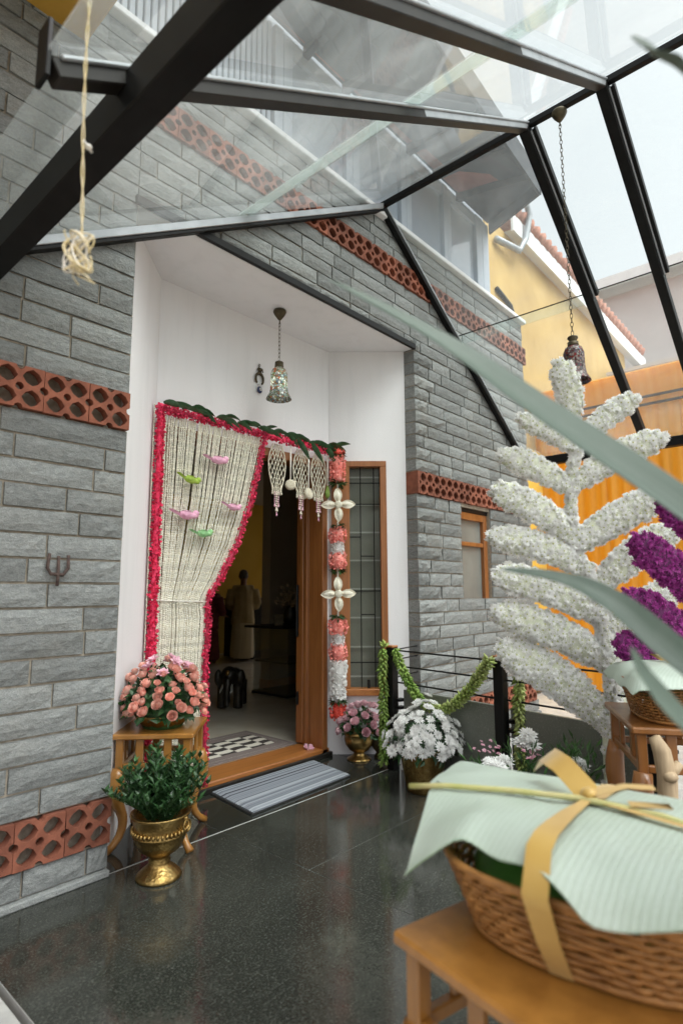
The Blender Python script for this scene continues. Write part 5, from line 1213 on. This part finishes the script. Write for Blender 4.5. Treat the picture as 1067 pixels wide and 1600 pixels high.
# people further in
def person(base, facing, label, cloth, lower, hair, hunch, h, bun):
    b = V(base); f = V((math.cos(facing), math.sin(facing), 0)); s = V((f.y, -f.x, 0)); P = lambda x, y, z: b + s*x*h + f*y*h + V((0, 0, z*h))
    o = thing('person', b, label, 'person'); sk = []
    sk.append(('t', [P(0, hunch*.9, .84), P(0, hunch*1.05, .90)], [.036*h, .034*h])); sk.append(('e', P(0, hunch*1.35, .945), (.048*h, .055*h, .068*h)))
    sk.append(('e', P(0, hunch*1.35+.052, .935), (.012*h, .014*h, .016*h)))
    for sx in (-1, 1):
        sk.append(('e', P(sx*.05, hunch*1.35, .94), (.008*h, .014*h, .02*h)))
        sk.append(('t', [P(sx*.115, hunch*.8, .79), P(sx*.15, hunch*.7+.01, .64), P(sx*.12, hunch*.8+.13, .56)], [.045*h, .034*h, .024*h]))
        hx, hy, hz = sx*.11, hunch*.8+.17, .555; sk.append(('e', P(hx, hy, hz), (.022*h, .03*h, .018*h)))
        for k in range(4): sk.append(('t', [P(hx+(k-1.5)*.010, hy+.02, hz), P(hx+(k-1.5)*.011, hy+.05, hz-.008), P(hx+(k-1.5)*.011, hy+.066, hz-.02)], [.0065*h]*3))
        sk.append(('t', [P(hx-sx*.02, hy, hz), P(hx-sx*.035, hy+.03, hz+.004)], [.008*h]*2))
        sk.append(('t', [P(sx*.055, 0, .48), P(sx*.06, .01, .25), P(sx*.06, -.005, .04), P(sx*.065, .07, .022)], [.075*h, .05*h, .03*h, .026*h]))
    sk.append(('t', [P(0, -.02, .47), P(0, hunch*.3, .62), P(0, hunch*.7, .76), P(0, hunch*.85, .83)], [.10*h, .095*h, .105*h, .06*h])); sk.append(('t', [P(-.11, hunch*.78, .785), P(.11, hunch*.78, .785)], [.05*h, .05*h]))
    blob('body', sk, M['skin'], o, .014)
    c = []
    c.append(('t', [P(0, -.02, .40), P(0, hunch*.3, .62), P(0, hunch*.7, .76), P(0, hunch*.84, .83)], [.135*h, .118*h, .122*h, .072*h])); c.append(('t', [P(-.12, hunch*.78, .78), P(.12, hunch*.78, .78)], [.062*h, .062*h]))
    for sx in (-1, 1): c.append(('t', [P(sx*.12, hunch*.8, .785), P(sx*.157, hunch*.7+.005, .64), P(sx*.135, hunch*.75+.07, .60)], [.058*h, .054*h, .060*h]))
    blob('kurta' if not bun else 'blouse', c, cloth, o, .018)
    blob('dhoti' if not bun else 'sari', [('t', [P(0, -.015, .50), P(0, 0, .25), P(0, .0, .03)], [.125*h, .115*h, .125*h]), ('t', [P(.05, .01, .4), P(.06, .03, .05)], [.07*h, .08*h]), ('t', [P(-.05, .01, .4), P(-.06, .0, .05)], [.07*h, .08*h])], lower, o, .018)
    blob('hair', [('e', P(0, hunch*1.35-.012, .958), (.053*h, .056*h, .062*h))] + ([('e', P(0, hunch*1.35-.07, .93), (.035*h, .03*h, .035*h))] if bun else []), hair, o, .014)
person((5.02, 5.38, .05), math.radians(52), 'standing person seen from behind in beige tunic and cream lower garment', M['kurta'], M['dhoti'], M['hairg'], .07, 1.50, False)
person((4.45, 5.55, .05), math.radians(20), 'dark clothed person with tied black hair next to the curtain edge', M['maroon'], M['maroon'], M['hairb'], .03, 1.34, True)
# glass console with vase and frame
ct = thing('console_table', (3.4, 2.5, .05), 'dark glass sided console table against the inner wall', 'console table')
part('table_top', MB().bbox(3.02, 4.2, 2.22, 2.86, .79, .815, .004), M['black'], ct); part('glass_side', MB().box(3.14, 3.152, 2.25, 2.83, .05, .79), M['pane'], ct); part('glass_front', MB().box(3.155, 4.15, 2.26, 2.272, .05, .79), M['pane'], ct)
part('shelf', MB().bbox(3.16, 4.15, 2.28, 2.83, .40, .42, .003), M['black'], ct); part('base', MB().bbox(3.13, 4.18, 2.24, 2.84, .05, .075, .003), M['black'], ct)
vs_ = V((3.36, 2.45, .815)); o = thing('dark_vase', vs_, 'dark vase of dried flowers on the console table', 'vase')
part('vase_body', MB().lathe([(.05, 0), (.08, .05), (.085, .12), (.05, .2), (.055, .22), (.001, .2)], 20, Matrix.Translation(vs_)), M['bronzeel'], o)
m = MB(); random.seed(8)
for _ in range(160): 
    d = rdir(); d.z = abs(d.z)+.2; leafquad(m, vs_+V((0, 0, .2))+d*U(.05, .22), d+rdir()*.6, rdir(), U(.03, .06), .025)
part('dried_flowers', m, M['branch'], o, kind='stuff')
pf_ = V((3.14, 2.40, .816)); part('picture_frame', MB().bbox(-.05, .05, -.006, .006, 0, .13, .004, Matrix.Translation(pf_) @ Matrix.Rotation(-.8, 4, 'Z') @ Matrix.Rotation(-.12, 4, 'X')), M['brassdark'], None, label='small upright picture frame at the console table end', cat='picture frame')
part('switch_box', MB().bbox(4.72, 4.86, 6.57, 6.598, 1.62, 1.98, .006), M['brassdark'], None, label='dark rectangular plate on the yellow inner wall', cat='wall plate')
part('cabinet', MB().bbox(5.25, 6.2, 5.4, 6.2, .05, 1.05, .01).bbox(5.22, 6.23, 5.37, 6.23, 1.05, 1.08, .004), M['black'], None, label='dark low cabinet beside the person in the hall', cat='cabinet')

# ------------------------------------------------------------------ beyond the porch: fence sheet, neighbours
ys = thing('yellow_sheet_fence', (6.5, -3, -.12), 'tall translucent orange yellow corrugated sheet screen on a pipe rail', 'fence')
X0 = 6.5
y = .78; i = 0
while y > -4.2:
    P = []
    for zz in (-.1, 1.2, 2.4, 3.5, 3.62):
        P.append([(X0 + .014*math.cos(2*PI*k/8 + .0), y - .94*k/48, zz) for k in range(0, 49)])
    m = MB().grid(P).grid([[(p[0]+.003, p[1], p[2]) for p in r] for r in P]); part('corrugated_sheet', m, M['sheet'], ys); y -= .9; i += 1
cv = [[(X0 - .10 + .11*math.cos(a), yy, 3.62 + .36*math.sin(a)*(.9)) for a in [PI*.62*k/8 for k in range(9)]] for yy in (.78, -.4, -1.8, -4.2)]
part('rolled_top_sheet', MB().grid(cv).grid([[(p[0]+.004, p[1], p[2]+.004) for p in r] for r in cv]), M['sheet'], ys)
for zz in (3.50, 3.60): part('pipe_rail', MB().tube([(X0-.05, .78, zz), (X0-.05, -4.2, zz)], .018, 8), M['steelbrown'], ys)
for yy in (.7, -.9, -2.7): part('pipe_post', MB().tube([(X0+.06, yy, -.12), (X0+.06, yy, 3.6)], .025, 8), M['steelbrown'], ys)

nb = thing('ochre_house', (8.5, 2, -.3), 'ochre neighbour house with white fascia and clay tile eave', 'house')
part('wall', MB().box(5.3, 11.3, .81, 1.05, -.3, 6.2), M['ochre'], nb)
rf = part('roof', MB().add([(5.9, .70, 6.41), (12.3, .70, 6.25), (12.3, 5, 8.3), (5.9, 5, 8.46), (5.9, .70, 6.48), (12.3, .70, 6.32), (12.3, 5, 8.37), (5.9, 5, 8.53)], [(0,1,2,3),(7,6,5,4),(0,4,5,1),(1,5,6,2),(2,6,7,3),(3,7,4,0)]), M['tile'], nb)
part('fascia', MB().add([(5.85, .66, 6.16), (12.34, .66, 6.0), (12.34, .70, 6.0), (5.85, .70, 6.16), (5.85, .66, 6.42), (12.34, .66, 6.26), (12.34, .70, 6.26), (5.85, .70, 6.42)], [(0,1,2,3),(7,6,5,4),(0,4,5,1),(1,5,6,2),(2,6,7,3),(3,7,4,0)]), M['whitep'], nb)
part('eave_soffit', MB().add([(5.85, .70, 6.18), (12.3, .70, 6.02), (12.3, .82, 6.03), (5.85, .82, 6.19)], [(0, 1, 2, 3)]), M['whitep'], nb)
x = 5.95; tl = MB().tube([(0, 0, 0), (0, .45, .21), (0, .9, .42)], .085, 8); tme = tl.mesh('roof_tile', M['tile'])
while x < 12.2:
    inst('roof_tile', tme, Matrix.Translation((x, .62, 6.52 - (x-4.2)*.0247)), rf); x += .21
part('drain_pipe', MB().tube([(6.0, .60, 6.60), (6.15, .58, 6.64), (6.22, .58, 6.52), (6.15, .62, 6.15), (6.05, .68, 5.95), (5.5, .76, 5.9)], .045, 8), M['alu'], nb)
part('cable', MB().tube([(5.5, .78, 5.2), (5.9, .78, 5.1), (6.1, .78, 4.8), (6.15, .78, 4.4)], .03, 6), M['steelbrown'], nb)
fh = thing('far_house', (17, 1, -.3), 'distant pale house with clay tiled hip roof', 'house')
part('wall', MB().box(14.5, 20, -3.2, 2.9, -.3, 9.3), M['farwall'], fh)
r_ = MB().add([(14.0, -3.8, 9.3), (20.6, -3.8, 9.3), (20.6, 3.4, 9.3), (14.0, 3.4, 9.3), (16.2, 1.0, 10.3), (18.5, 1.0, 10.3), (16.2, -1.6, 10.3), (18.5, -1.6, 10.3)], [(3, 2, 1, 0), (0, 6, 4, 3), (1, 2, 5, 7), (0, 1, 7, 6), (2, 3, 4, 5), (4, 6, 7, 5)])
part('roof', r_, M['tile'], fh); part('fascia', MB().box(13.95, 14.05, -3.85, 3.45, 9.05, 9.32), M['whitep'], fh)
ln = thing('lean_to_roof', (10.5, -1.5, -.3), 'low pale roof with ragged tiled edge beyond the yellow screen', 'roof')
part('roof_sheet', MB().add([(9.3, .6, 5.0), (9.3, -5, 4.95), (13, -5, 6.0), (13, .6, 6.05), (9.3, .6, 5.06), (9.3, -5, 5.01), (13, -5, 6.06), (13, .6, 6.11)], [(0,1,2,3),(7,6,5,4),(0,4,5,1),(1,5,6,2),(2,6,7,3),(3,7,4,0)]), M['farwall'], ln)
part('wall', MB().box(9.6, 13, -5, .6, -.3, 4.95), M['farwall'], ln)
